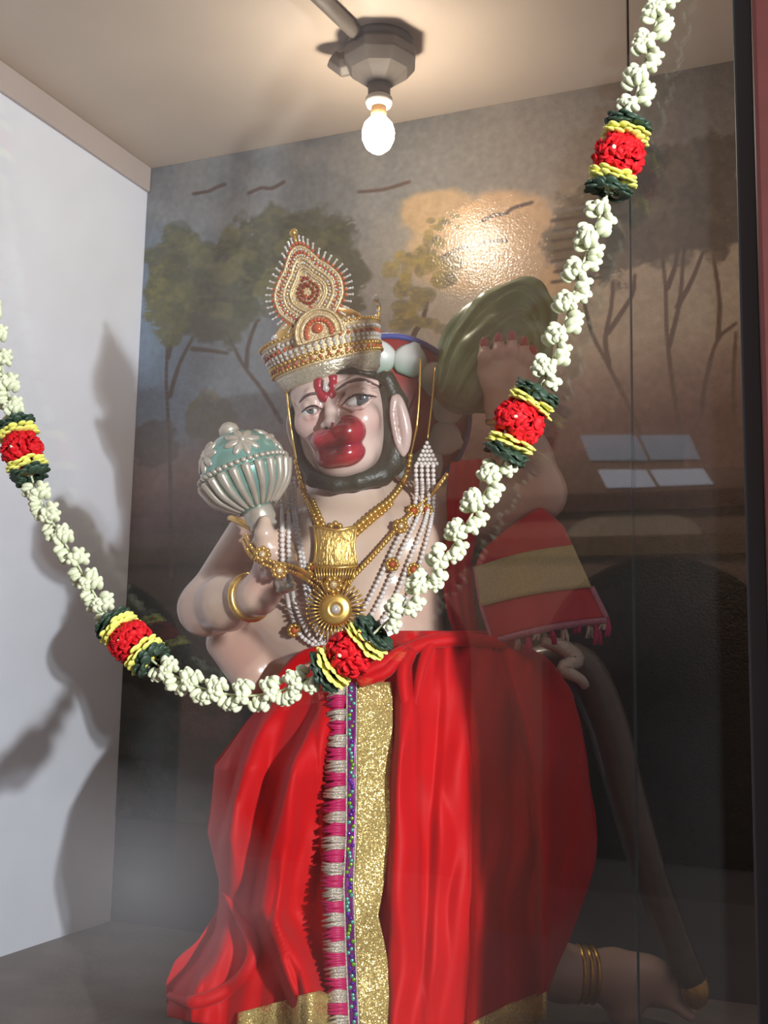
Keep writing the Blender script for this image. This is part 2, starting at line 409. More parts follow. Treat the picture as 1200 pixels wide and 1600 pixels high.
# ================================================================== THE SETTING
YB, YG, XLW, ZC = 2.60, 1.30, -1.89, 2.15
XR = 0.06
def struct(name, mb, m, label=None, smooth=False, bevel=0.0):
    o = mb.build(name, m, smooth=smooth, bevel=bevel); return setp(o, label, None, None, 'structure')
struct('floor', MB().box((XLW - 0.1, YG - 0.05, -0.12), (XR + 0.1, YB + 0.1, 0.0)), 'cement', 'grey cement floor inside the glass case')
struct('wall_left', MB().box((XLW - 0.1, YG - 0.05, -0.0), (XLW, YB, ZC)), 'wall_white', 'white plastered side wall of the shrine niche')
struct('wall_back', MB().box((XLW - 0.1, YB, 0.0), (XR + 0.1, YB + 0.1, ZC)), 'wall_grey', 'grey plaster back wall below the mural')
struct('wall_right', MB().box((XR, YG - 0.05, 0.0), (XR + 0.1, YB, ZC)), 'wall_white', 'right side wall of the niche behind the red post')
struct('ceiling', MB().box((XLW - 0.1, YG - 0.05, ZC), (XR + 0.1, YB + 0.1, ZC + 0.1)), 'ceiling_cream', 'cream ceiling of the niche')
# cornice along the left wall
zc = P(0, 155, 1.98)[2]
struct('trim_1', MB().box((XLW, YG + 0.02, ZC - 0.075), (XLW + 0.012, YB - 0.006, ZC)), 'cornice_grey', 'cream cornice strip along the top of the left wall', bevel=0.003)

# ------------------------------------------------------------------ mural painted on the back wall
def fbm(x, y, s, seed, octv=4):
    r = np.random.default_rng(seed); out = np.zeros_like(x); amp = 1.0; tot = 0
    for o in range(octv):
        g = r.random((64, 64)); u = (x * s) % 64; v = (y * s) % 64; i = u.astype(int); j = v.astype(int); fu = u - i; fv = v - j
        fu = fu * fu * (3 - 2 * fu); fv = fv * fv * (3 - 2 * fv); i2 = (i + 1) % 64; j2 = (j + 1) % 64
        out += amp * ((g[i, j] * (1 - fu) + g[i2, j] * fu) * (1 - fv) + (g[i, j2] * (1 - fu) + g[i2, j2] * fu) * fv)
        tot += amp; amp *= 0.5; s *= 2.03
    return out / tot
def paint_mural():
    z0 = P(180, 1275, YB)[2]; x0, x1 = XLW + 0.001, XR - 0.001; z1 = ZC - 0.001; ym = YB - 0.004
    st = 0.0034; nx = int((x1 - x0) / st); nz = int((z1 - z0) / st)
    X, Z = np.meshgrid(np.linspace(x0, x1, nx), np.linspace(z0, z1, nz))
    pts = np.stack([X, np.full_like(X, ym), Z], -1); px, py = proj(pts)
    n1 = fbm(px + 500, py + 500, 1 / 90, 1); n2 = fbm(px + 500, py + 500, 1 / 22, 2); n3 = fbm(px + 500, py + 500, 1 / 9, 3)
    C = np.zeros(px.shape + (3,))
    A = lambda *c: np.array(c, float)
    def sm(a, b, t): 
        t = np.clip((t - a) / (b - a), 0, 1); return t * t * (3 - 2 * t)
    def mix(m, c):
        m = np.clip(m, 0, 1)[..., None]; C[:] = C * (1 - m) + np.asarray(c) * m
    yy = py + 0.17 * (px - 600)           # rows follow the wall's own horizontals
    C[:] = A(108, 104, 100)
    mix(sm(900, 250, px) * 0.9, A(100, 108, 116))
    mix(sm(300, 420, yy) * sm(420, 900, px), A(160, 147, 128))
    mix(sm(350, 250, px) * sm(250, 420, yy) * 0.8, A(104, 124, 146))
    mix(sm(0.5, 0.75, n1) * sm(480, 150, yy) * 0.5, A(140, 136, 132))
    # evening clouds in the middle
    for cx, cy, rx, ry, c in ((690, 335, 75, 45, (164, 136, 100)), (790, 350, 85, 62, (182, 146, 108)), (850, 400, 110, 70, (168, 140, 110)), (720, 400, 90, 60, (170, 142, 108))):
        d = np.hypot((px - cx) / rx, (py - cy) / ry) + 0.35 * (n2 - 0.5); mix(sm(1.05, 0.75, d) * 0.8, A(*c))
    mix(sm(200, 150, px - 880) * sm(430, 330, yy - 40) * sm(640, 900, px) * 0.25, A(150, 128, 110))
    # distance and ground
    g = yy + 40 * (n1 - 0.5)
    mix(sm(590, 700, g), A(112, 92, 84))
    mix(sm(690, 740, g) * (0.6 + 0.4 * n2), A(84, 62, 56))
    mix(sm(750, 800, g), A(66, 58, 46))
    mix(sm(800, 860, g), A(50, 46, 36))
    mix(sm(0.48, 0.62, n2) * sm(820, 880, g) * 0.7, A(38, 42, 28))
    mix(sm(0.55, 0.7, n1) * sm(760, 900, g) * sm(900, 300, px) * 0.6, A(84, 56, 42))
    mix(sm(780, 1000, px) * sm(820, 1000, py) * 0.8, A(30, 28, 22))  # shade of the lower right corner, painted into the mural colour
    # foliage: clumps of dabs
    def crown(cx, cy, rx, ry, dark, light, seed, strength=0.9, hl=0.0):
        a = fbm(px + 900, py + 900, 1 / 26, seed, 5); b = fbm(px + 900, py * 2.2 + 900, 1 / 12, seed + 1, 4)
        d = np.hypot((px - cx) / rx, (py - cy) / ry) + 0.75 * (a - 0.5); m = sm(1.02, 0.82, d) * sm(0.28, 0.4, b + 0.5 * (1 - d))
        mix(m * strength, A(*dark))
        l = np.clip((cx - px) / rx * 0.6 + (cy - py) / ry * 0.4 + hl, 0, 1); mix(m * sm(0.5, 0.66, b) * (0.35 + 0.65 * l) * 0.8, A(*light))
    def stroke(pp, w0, w1, c, a=0.9):
        pp = catmull(np.array([(p[0], p[1], 0) for p in pp], float), 40)[:, :2]
        for i in range(len(pp) - 1):
            p, q = pp[i], pp[i + 1]; lo = np.minimum(p, q) - 14; hi = np.maximum(p, q) + 14
            k = (px > lo[0]) & (px < hi[0]) & (py > lo[1]) & (py < hi[1])
            if not k.any(): continue
            d = q - p; x = px[k] - p[0]; y = py[k] - p[1]; t = np.clip((x * d[0] + y * d[1]) / (d @ d + 1e-9), 0, 1)
            ds = np.hypot(x - t * d[0], y - t * d[1]); w = w0 + (w1 - w0) * (i / len(pp))
            m = (np.clip(w + 1.6 - ds, 0, 2.2) / 2.2 * a)[:, None]; C[k] = C[k] * (1 - m) + A(*c) * m
    TR = (70, 60, 54)
    # trunks, left group
    for s in ([(268, 900), (265, 700), (260, 600), (262, 520)], [(265, 620), (280, 570), (300, 530)], [(262, 560), (272, 520), (278, 490)],
              [(440, 660), (410, 610), (380, 570), (352, 515)], [(385, 575), (388, 540), (400, 505), (405, 500)], [(300, 545), (330, 548), (355, 552)]):
        stroke(s, 2.8, 1.6, TR, 0.8)
    crown(295, 440, 70, 92, (78, 80, 64), (104, 102, 70), 11); crown(262, 470, 38, 80, (86, 88, 62), (122, 116, 66), 12)
    crown(440, 400, 96, 78, (74, 77, 66), (98, 96, 70), 13); crown(495, 395, 72, 78, (72, 74, 64), (94, 90, 68), 14)
    crown(350, 480, 64, 66, (72, 75, 62), (92, 92, 68), 15); crown(520, 440, 60, 60, (74, 74, 62), (96, 90, 66), 16)
    crown(330, 650, 38, 46, (88, 86, 72), (104, 98, 76), 17, 0.7); crown(240, 690, 40, 40, (78, 74, 72), (92, 86, 80), 18, 0.6)
    # middle tree in evening light
    stroke([(640, 545), (648, 520), (660, 500), (668, 470)], 4, 2, TR)
    for cx, cy, rx, ry in ((690, 352, 20, 10), (668, 385, 24, 18), (655, 420, 44, 26), (670, 455, 34, 22), (640, 478, 32, 22), (655, 505, 48, 18), (630, 440, 24, 30)):
        for q in range(9):
            rq = np.random.default_rng(int(cx + cy + q)); ox, oy = rq.normal(0, 0.55, 2); k = rq.random()
            crown(cx + ox * rx, cy + oy * ry, rx * 0.42, ry * 0.5, (92, 88, 70) if k > 0.4 else (116, 104, 66), (146, 126, 72), int(cx + cy + q), 0.62, 0.1)
    # right group
    TD = (76, 64, 54)
    for s in ([(1010, 700), (985, 640), (950, 570), (925, 520), (912, 470)], [(952, 572), (946, 530), (955, 480), (958, 440)], [(950, 520), (970, 490), (988, 460), (992, 430)],
              [(1065, 690), (1052, 610), (1042, 520), (1040, 450), (1034, 395)], [(1046, 540), (1062, 470), (1068, 400), (1072, 380)], [(1058, 480), (1080, 440), (1098, 395)],
              [(1043, 450), (1055, 415), (1058, 390)], [(1110, 690), (1098, 640), (1106, 580), (1122, 530), (1150, 505)], [(1122, 530), (1124, 470), (1115, 400)], [(1150, 700), (1146, 600), (1150, 520)]):
        stroke(s, 3.4, 2.0, TD, 0.85)
    crown(910, 370, 64, 74, (88, 82, 72), (106, 96, 80), 31, 0.85); crown(960, 360, 60, 90, (80, 76, 68), (98, 92, 78), 32, 0.8)
    crown(1040, 320, 96, 92, (76, 73, 64), (92, 87, 74), 33); crown(1110, 300, 60, 110, (78, 74, 66), (92, 87, 74), 34); crown(975, 300, 60, 60, (80, 76, 66), (96, 90, 76), 35)
    for q in range(46):
        rq = np.random.default_rng(900 + q); crown(1030 + np.clip(rq.normal(0, 60), -95, 95), 315 + np.clip(rq.normal(0, 50), -72, 72), 16 + 12 * rq.random(), 20 + 16 * rq.random(), (66, 64, 58) if q % 3 else (104, 96, 82), (86, 82, 70), 300 + q, 0.45)
    for q in range(60):
        rq = np.random.default_rng(1200 + q); crown(400 + np.clip(rq.normal(0, 90), -125, 125), 425 + np.clip(rq.normal(0, 45), -60, 60), 15 + 12 * rq.random(), 11 + 10 * rq.random(), (60, 64, 52) if q % 3 else (104, 104, 74), (98, 98, 66), 500 + q, 0.42)
    for q in range(7): stroke([(862 + 4 * (q % 2), 345 + 16 * q), (900, 340 + 16 * q), (940 + 9 * (q % 3), 338 + 16 * q)], 2.2, 1.2, (74, 68, 60), 0.6)
    # birds
    BD = (78, 66, 60)
    for s in ([(752, 346), (772, 336), (790, 334), (800, 326), (832, 316)], [(690, 402), (718, 388), (735, 386), (760, 378), (792, 376)],
              [(302, 303), (325, 299), (340, 292), (352, 288)], [(388, 302), (408, 294), (425, 294), (444, 284)], [(560, 300), (600, 296), (640, 284)]):
        stroke(s, 1.6, 2.0, BD, 0.85)
    # a low hut beside the right trunks
    d = np.hypot((px - 1120) / 52, (py - 720) / 80); mix(sm(1.03, 0.97, d) * (py < 730), A(86, 66, 56)); 
    C *= (0.94 + 0.12 * n3)[..., None]
    s = C / 255.0; l = np.where(s <= 0.04045, s / 12.92, ((s + 0.055) / 1.055) ** 2.4)
    me = MB().grid(pts)
    back = pts.copy(); 
    o = me.build('mural', 'mural', color=l.reshape(-1, 3) * MURAL_GAIN, smooth=False)
    for pl in ():
        pass
    md = o.modifiers.new('thickness', 'SOLIDIFY'); md.thickness = 0.003; md.offset = -1 if True else 1
    setp(o, 'landscape mural of dark trees, birds and evening sky painted on the back wall', 'mural')
MURAL_GAIN = 1.2
paint_mural()

# ------------------------------------------------------------------ case front: red frame, gaskets, two panes
fr = thing('case_frame', 'red painted wooden frame around the glass at right edge', 'frame', (-0.05, YG, 0))
xp = P(1146, 0, YG)[0]
xg = xp + 0.023
MB().box((xg, YG - 0.055, 0.0), (XR, YG + 0.02, ZC)).build('post', 'frame_red', fr, smooth=False, bevel=0.006)
MB().box((xp, YG - 0.020, 0.0), (xg, YG + 0.018, ZC)).build('gasket', 'gasket', fr, smooth=False, bevel=0.003)
MB().box((XLW, YG - 0.055, 0.0), (XLW + 0.06, YG + 0.02, ZC)).build('post', 'frame_red', fr, smooth=False, bevel=0.006)
MB().box((XLW + 0.06, YG - 0.055, ZC - 0.08), (xg, YG + 0.02, ZC)).build('header', 'frame_red', fr, smooth=False, bevel=0.006)
MB().box((XLW + 0.06, YG - 0.055, 0.0), (xg, YG + 0.02, 0.05)).build('sill', 'frame_red', fr, smooth=False, bevel=0.006)
xm = P(985, 500, YG)[0]
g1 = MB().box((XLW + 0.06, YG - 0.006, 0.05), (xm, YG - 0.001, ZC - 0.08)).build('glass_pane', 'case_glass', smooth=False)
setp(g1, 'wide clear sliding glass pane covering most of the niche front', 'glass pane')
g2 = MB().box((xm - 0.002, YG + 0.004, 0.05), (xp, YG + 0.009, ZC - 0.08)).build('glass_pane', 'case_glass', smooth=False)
MB().box((xm - 0.002, YG + 0.0095, 0.05), (xm + 0.0004, YG + 0.0105, ZC - 0.08)).build('edge_strip', 'edge_black', g2, smooth=False)
setp(g2, 'narrow clear glass pane beside the red frame post at right', 'glass pane')

# ------------------------------------------------------------------ hall behind the camera (seen only as reflection in the panes)
HF = -0.85; HY = -4.0
struct('floor', MB().box((-8, HY - 1.6, HF - 0.1), (4, YG - 0.05, HF)), 'hall_floor', 'grey hall floor in front of the niche')
struct('wall_front', MB().box((XLW - 0.1, YG - 0.055, HF), (XR + 0.1, YG - 0.05, 0.0)), 'frame_red', 'low wall below the glass case')
mw = MB()
def hall_wall():
    mb = MB(); z_sp = 0.75
    arches = [(-6.6, -4.3), (-3.9, -2.2), (-1.75, -0.35), (0.2, 2.0)]
    xs = [-8.0]
    for a, b in arches:
        mb.box((xs[-1], HY - 0.15, HF), (a, HY, 1.62)); xs.append(b)
        n = 14; c = (a + b) / 2; r = (b - a) / 2
        for i in range(n):
            t0 = math.pi * i / n; t1 = math.pi * (i + 1) / n
            p0 = (c - r * math.cos(t0), z_sp + 0.62 * math.sin(t0)); p1 = (c - r * math.cos(t1), z_sp + 0.62 * math.sin(t1))
            v = [(p0[0], HY, p0[1]), (p1[0], HY, p1[1]), (p1[0], HY, 1.62), (p0[0], HY, 1.62)]
            v += [(x, HY - 0.15, z) for x, _, z in v]
            mb.add(v, [(3, 2, 1, 0), (4, 5, 6, 7), (0, 1, 5, 4), (2, 3, 7, 6)])
    mb.box((xs[-1], HY - 0.15, HF), (4, HY, 1.62)); mb.box((-8, HY - 0.15, 1.62), (4, HY, 7.5))
    return mb
struct('wall_front', hall_wall(), 'hall_wall', 'tan hall wall with arches facing the case')
struct('trim_2', MB().box((-8, HY, 1.64), (4, HY + 0.06, 1.75)), 'hall_beam', 'brown beam across the hall wall')
struct('trim_3', MB().box((-8, HY, 1.375), (4, HY + 0.05, 1.49)), 'hall_lintel', 'ochre lintel band above the hall arches')
struct('trim_4', MB().plate([(-1.2 + 0.40 * math.cos(a), 1.49 + 0.155 * math.sin(a)) for a in np.linspace(0, math.pi, 20)], np.array([0, HY + 0.02, 0]), np.array([1.0, 0, 0]), np.array([0, 0, 1.0]), np.array([0, 1.0, 0]), 0.02), 'hall_fan', 'tan arched panel on the hall wall')
struct('wall_front', MB().box((-8, HY - 1.6, HF), (4, HY - 1.5, 3.0)), 'hall_dark', 'dark room beyond the hall arches')
def hall_point(px, py):
    """the spot on the hall wall that the pane mirrors towards the camera along this sight line"""
    r = ray(px, py); k = (YG - 0.0035) / r[1]; q = CAM + r * k; m = (YG - 0.0035 - HY - 0.02) / r[1]; return np.array([q[0] + r[0] * m, HY + 0.02, q[2] + r[2] * m])
for i, quad in enumerate((((906, 680), (992, 679), (1012, 718), (922, 719)), ((998, 679), (1076, 678), (1094, 716), (1016, 717)), ((934, 734), (1008, 733), (1024, 759), (948, 762)), ((1014, 733), (1098, 731), (1114, 755), (1030, 758)))):
    p = [hall_point(*q) for q in quad]; v = p + [q + np.array([0, -0.015, 0]) for q in p]
    w = MB().add(v, [(0, 1, 2, 3), (7, 6, 5, 4), (0, 4, 5, 1), (1, 5, 6, 2), (2, 6, 7, 3), (3, 7, 4, 0)]).build('window_%d' % (i + 1), 'window_dim' if i < 2 else 'window_daylight', smooth=False)
    setp(w, 'slanted daylit pane high on the hall wall', kind='structure')

# ================================================================== CEILING LAMP
def ceiling_lamp():
    B = P(591, 209, 2.22); top = ZC; x, y, z = B
    t = thing('ceiling_light', 'bare lit bulb hanging from a grey fitting on the ceiling', 'light', (x, y, top))
    up = np.array([0, 0, 1.0])
    mb = MB(); mb.lathe([(0.078, 0.0), (0.080, -0.012), (0.060, -0.026), (0.040, -0.03)], (x, y, top), up, 28)
    mb.build('ceiling_plate', 'fitting_grey', t)
    mb = MB()
    for a in range(0, 1):
        mb.lathe([(0.070, -0.012), (0.088, -0.030), (0.090, -0.052), (0.070, -0.078), (0.036, -0.104), (0.029, -0.110)], (x, y, top), up, 8)
    mb.tube([(x - 0.05, y, top - 0.03), (x - 0.095, y - 0.01, top - 0.045), (x - 0.115, y - 0.02, top - 0.03)], [0.034, 0.028, 0.022], 8)
    mb.build('fitting', 'fitting_grey', t, smooth=False, bevel=0.003)
    mb = MB(); mb.lathe([(0.026, -0.098), (0.0265, -0.14), (0.026, -0.142)], (x, y, top), up, 24); mb.build('holder', 'fitting_grey', t)
    mb = MB(); mb.lathe([(0.026, -0.138), (0.0315, -0.142), (0.0315, -0.152), (0.028, -0.160), (0.022, -0.163)], (x, y, top), up, 24); mb.build('socket_ring', 'socket_white', t)
    mb = MB(); mb.lathe([(0.018, -0.158), (0.0185, z - top + 0.036), (0.014, z - top + 0.034)], (x, y, top), up, 20); mb.build('bulb_cap', 'brass', t)
    mb = MB(); h = z - top
    mb.lathe([(0.0, h - 0.047), (0.015, h - 0.044), (0.028, h - 0.033), (0.0365, h - 0.014), (0.038, h + 0.004), (0.033, h + 0.022), (0.022, h + 0.035), (0.012, h + 0.040)], (x, y, top), up, 28)
    mb.build('bulb', 'bulb_glow', t)
    # conduit running over the ceiling to the fitting
    c = MB().tube([(x - 0.02, y - 0.02, top - 0.014), (x - 0.06, y - 0.35, top - 0.014), (x - 0.1, YG + 0.03, top - 0.014)], 0.018, 10)
    c.build('conduit', 'fitting_grey', t)
ceiling_lamp()

# ================================================================== THE STATUE
cream = np.array(lin(206, 178, 158)); pink = np.array(lin(196, 128, 124)); facec = np.array(lin(218, 190, 178))
# head frame
vcam = nrm(CAML - L(533, 655, 0.07)); 
camR = np.array([1.0, 0, 0]); camU = nrm(np.cross(camR, np.array([0, 1.0, 0])) - vcam * 0)
HF_ = nrm(math.cos(math.radians(13)) * vcam - math.sin(math.radians(13)) * camR)
u0 = np.array([0, 0, 1.0]); u0 = nrm(u0 - HF_ * (u0 @ HF_)); r0 = np.cross(u0, HF_) * 1.0
if r0[0] < 0: r0 = -r0
tl = math.radians(14.5)
HU = math.cos(tl) * u0 - math.sin(tl) * r0; HR = math.cos(tl) * r0 + math.sin(tl) * u0
HC = L(534, 652, 0.075)                                  # centre of the head
HROT = np.stack([HR, HU, HF_], 1)                        # columns: right, up, forward
def hp(a, b, c): return HC + HR * a + HU * b + HF_ * c
def hl(px, py, c):
    """point where the sight line through a pixel meets the head plane at forward distance c"""
    d = L(px, py, 0) - CAML; t = ((HC + HF_ * c - CAML) @ HF_) / (d @ HF_); return CAML + d * t

body = Field()
# torso
body.ell(L(565, 865, 0.00), (0.165, 0.105, 0.150))
body.ell(L(575, 960, 0.01), (0.140, 0.108, 0.120), k=0.04)
body.ell(L(580, 1040, 0.0), (0.155, 0.115, 0.10), k=0.04)
body.ell(L(505, 850, 0.075), (0.070, 0.036, 0.060), k=0.03)
body.ell(L(625, 850, 0.075), (0.070, 0.036, 0.060), k=0.03)
body.cap(L(548, 800, 0.0), L(540, 720, 0.05), 0.062, 0.056, 0.03)
body.cap(L(548, 790, -0.02), L(430, 815, -0.01), 0.048, 0.055, 0.03)
body.cap(L(555, 785, -0.02), L(715, 805, -0.02), 0.048, 0.055, 0.03)
body.cap(L(352, 1004, -0.045), L(400, 1050, -0.02), 0.036, 0.05, 0.04)
body.cap(L(420, 960, -0.02), L(500, 1010, 0.0), 0.05, 0.08, 0.03)
# right arm folded to the chest
E1 = L(322, 950, 0.02); W1 = L(404, 930, 0.165)
body.cap(L(418, 812, 0.0), E1, 0.056, 0.046, 0.03)
body.cap(E1, E1 * 0.55 + W1 * 0.45, 0.049, 0.047, 0.02); body.cap(E1 * 0.55 + W1 * 0.45, W1, 0.047, 0.031, 0.02)
body.cap(W1, L(428, 892, 0.18), 0.031, 0.034, 0.02)
PALM = L(430, 878, 0.18); body.ell(PALM, (0.032, 0.026, 0.040), k=0.015)
MA = nrm(L(368, 674, 0.20) - L(414, 800, 0.20)); MC = L(381, 737, 0.205)       # mace axis and centre of its head
def on_mace(t): return MC + MA * t
for i in range(4):                                                              # four fingers closed round the handle
    c = on_mace(-0.125 - 0.0185 * i); r = 0.0098 - 0.0006 * i; rr = 0.0265
    q = np.cross(MA, np.array([0, -1.0, 0])); q = nrm(q); fwd = nrm(np.cross(q, MA)); fwd = fwd if fwd[1] < 0 else -fwd; q = q if q[0] > 0 else -q
    pts = [c + rr * (math.cos(a) * q + math.sin(a) * fwd) for a in np.radians([-25, 25, 75, 125, 165])]
    body.chain(pts, [r * 1.1, r * 1.1, r * 1.05, r, r * 0.8], 0.006)
    body.cap(PALM, pts[0], 0.018, r * 1.1, 0.01)
body.chain([L(428, 880, 0.20), L(417, 858, 0.228), L(413, 834, 0.236), L(414, 815, 0.232)], [0.016, 0.0165, 0.0155, 0.011], 0.008)   # thumb along the handle
# left arm raised
E2 = L(838, 770, -0.02); W2 = L(790, 634, 0.03)
body.cap(L(718, 812, -0.02), E2, 0.062, 0.054, 0.03)
body.cap(E2, E2 * 0.6 + W2 * 0.4, 0.053, 0.050, 0.02); body.cap(E2 * 0.6 + W2 * 0.4, W2, 0.050, 0.036, 0.02)
body.cap(W2, L(789, 596, 0.05), 0.036, 0.040, 0.02)
body.ell(L(789, 582, 0.05), (0.052, 0.030, 0.042), k=0.02)
TIPS = [(757, 538), (779, 531), (800, 528), (819, 537)]; BAS = [(757, 578), (779, 572), (800, 572), (819, 577)]
for (tx, ty), (bx, by) in zip(TIPS, BAS):
    body.chain([L(bx, by, 0.055), L((bx + tx) / 2, (by + ty) / 2, 0.076), L(tx, ty, 0.062)], [0.0125, 0.0118, 0.0095], 0.006)
body.chain([L(822, 605, 0.05), L(835, 582, 0.066), L(833, 553, 0.066)], [0.016, 0.013, 0.010], 0.008)   # thumb
# head
body.ell(hp(0, 0.018, -0.01), (0.083, 0.112, 0.092), HROT, 0.02)
body.ell(hp(0, -0.045, 0.022), (0.066, 0.070, 0.070), HROT, 0.02)
body.ell(hp(0.0, 0.055, 0.035), (0.070, 0.045, 0.056), HROT, 0.02)                # forehead
for px, py, k_ in ((487, 661, 1.0), (568, 654, 0.86)): body.ell(hl(px, py, 0.055) , (0.030 * k_, 0.026, 0.026), HROT, 0.025)   # cheeks
EYL, EYR = (487, 640), (561, 623)
body.ell(hl(*EYL, 0.098), (0.020, 0.012, 0.016), HROT, 0.008, True); body.ell(hl(*EYR, 0.098), (0.024, 0.013, 0.016), HROT, 0.008, True)
body.chain([hl(470, 630, 0.072), hl(486, 618, 0.088), hl(502, 617, 0.090)], [0.008, 0.010, 0.008], 0.012)     # brow ridges
body.chain([hl(530, 607, 0.092), hl(556, 596, 0.090), hl(586, 600, 0.074)], [0.008, 0.010, 0.008], 0.012)
body.chain([hl(514, 622, 0.083), hl(517, 645, 0.098), hl(519, 660, 0.112)], [0.008, 0.010, 0.0125], 0.012)    # nose
body.ell(hl(509, 665, 0.104), (0.010, 0.008, 0.010), HROT, 0.006); body.ell(hl(529, 661, 0.104), (0.011, 0.008, 0.010), HROT, 0.006)
for a, b in (((473, 646), (500, 634)),):
    pass
# eyelids
def lid(pts, r, c): body.chain([hl(x, y, cc) for (x, y), cc in zip(pts, c)], [r * 0.7, r, r, r * 0.7], 0.004)
lid([(470, 645), (480, 634), (492, 631), (504, 637)], 0.0065, (0.074, 0.087, 0.090, 0.084))
lid([(471, 646), (480, 653), (492, 651), (503, 640)], 0.0035, (0.074, 0.082, 0.085, 0.083))
lid([(533, 631), (548, 615), (566, 611), (587, 617)], 0.0072, (0.086, 0.092, 0.089, 0.074))
lid([(535, 634), (550, 640), (567, 636), (584, 622)], 0.004, (0.085, 0.087, 0.084, 0.074))
body.ell(hl(542, 722, 0.058), (0.046, 0.022, 0.030), HROT, 0.02)                  # chin

def body_color(v):
    c = np.tile(cream, (len(v), 1))
    hd = np.linalg.norm(v - HC, axis=1); m = np.clip((0.16 - hd) / 0.03, 0, 1)[:, None]; c = c * (1 - m) + facec * m
    def blob(p, r, col, a):
        nonlocal c
        w = (np.exp(-(np.linalg.norm(v - p, axis=1) / r) ** 2) * a)[:, None]; c = c * (1 - w) + np.asarray(col) * w
    for p, r, a in ((hl(585, 660, 0.06), 0.022, 0.35), (hl(475, 665, 0.06), 0.022, 0.5), (hl(500, 640, 0.08), 0.014, 0.5), (hl(535, 628, 0.085), 0.013, 0.4), (hl(560, 642, 0.085), 0.014, 0.5), (hl(590, 615, 0.07), 0.018, 0.35),
                    (hl(485, 655, 0.085), 0.012, 0.5), (E1, 0.07, 0.25), (L(425, 900, 0.2), 0.045, 0.6), (L(378, 880, 0.08), 0.05, 0.35), (L(372, 1030, 0.02), 0.06, 0.4), (L(395, 850, 0.05), 0.04, 0.3),
                    (L(690, 800, 0.05), 0.05, 0.35), (L(790, 545, 0.07), 0.05, 0.3), (L(470, 930, 0.1), 0.05, 0.4), (L(660, 950, 0.1), 0.05, 0.3)):
        blob(p, r, pink, a)
    return c

ROOT = thing('deity_statue', 'painted kneeling statue of a crowned monkey-faced deity in a red skirt, filling the niche', 'statue', (0, 0, 0), True)
bv, bf = body.mesh(0.0032)
foot = Field()
A0 = L(880, 1520, -0.12); A1 = L(960, 1525, -0.13); A2 = L(1040, 1545, -0.14); A3 = L(1085, 1560, -0.14)
foot.cap(L(800, 1500, -0.08), A0, 0.06, 0.05); foot.cap(A0, A1, 0.048, 0.044, 0.02); foot.cap(A1, A2, 0.046, 0.036, 0.02); foot.ell(L(1005, 1518, -0.12), (0.05, 0.035, 0.032), k=0.02)
foot.cap(A1, L(975, 1575, -0.13), 0.04, 0.034, 0.02)
for i in range(5): foot.cap(A2 + np.array([0.0, 0.022 - 0.011 * i, -0.004 * i]), A3 + np.array([-0.004 * i, 0.03 - 0.015 * i, 0.0 - 0.006 * i]), 0.012, 0.0095 if i else 0.012, 0.006)
fv, ff = foot.mesh(0.004)
MB().add(bv, bf).build('body', 'skin', ROOT, color=body_color)
MB().add(fv, ff).build('foot', 'skin', ROOT, color=body_color)

def surf_o(px, py, o0=0.34, o1=-0.1, default=None):
    """distance towards the viewer at which the sight line meets the body"""
    os_ = np.arange(o0, o1, -0.003); pts = np.array([L(px, py, o) for o in os_]); d = body.at(pts); k = np.argmax(d < 0)
    if not (d < 0).any(): return default
    return os_[k]
def on_body(px, py, lift, default=0.06):
    o = surf_o(px, py, default=default); return L(px, py, o + lift)

# muzzle
mz = Field()
mz.ell(hl(543, 675, 0.084), (0.033, 0.030, 0.038), HROT, 0.008); mz.ell(hl(507, 688, 0.080), (0.024, 0.022, 0.032), HROT, 0.018)
mz.ell(hl(526, 680, 0.092), (0.024, 0.022, 0.028), HROT, 0.016)
mz.ell(hl(542, 709, 0.080), (0.034, 0.024, 0.037), HROT, 0.005); mz.ell(hl(516, 715, 0.074), (0.024, 0.020, 0.031), HROT, 0.016)
zv, zf = mz.mesh(0.002)
def mz_color(v):
    q = (v - HC) @ HROT; px_, py_ = proj(np.array([toW(p) for p in v]))
    c = np.tile(np.array(lin(172, 40, 50)), (len(v), 1)); line = 703 - 0.16 * (px_ - 495)
    w = np.exp(-((py_ - line) / 5.5) ** 2)[:, None]; c = c * (1 - w) + np.array(lin(150, 16, 52)) * w
    e = np.clip((px_ - 552) / 14, 0, 1)[:, None] * 0.75; c = c * (1 - e) + np.array(lin(160, 18, 56)) * e
    e = np.clip((512 - px_) / 16, 0, 1)[:, None] * 0.55; c = c * (1 - e) + np.array(lin(180, 30, 60)) * e
    return c
o = MB().add(zv, zf).build('muzzle', 'muzzle_red', ROOT, color=mz_color); o['label'] = 'glossy red bulging muzzle with closed lips'
MB().tube([hl(520, 660, 0.126), hl(519, 672, 0.124), hl(526, 684, 0.125)], [0.002, 0.0016, 0.001], 6).build('philtrum_line', 'tilak_red', ROOT)
for px, py in ((511, 668), (530, 662)): MB().sphere(hl(px, py, 0.114), (0.0048, 0.003, 0.003), HROT).build('nostril', 'black_paint', ROOT)
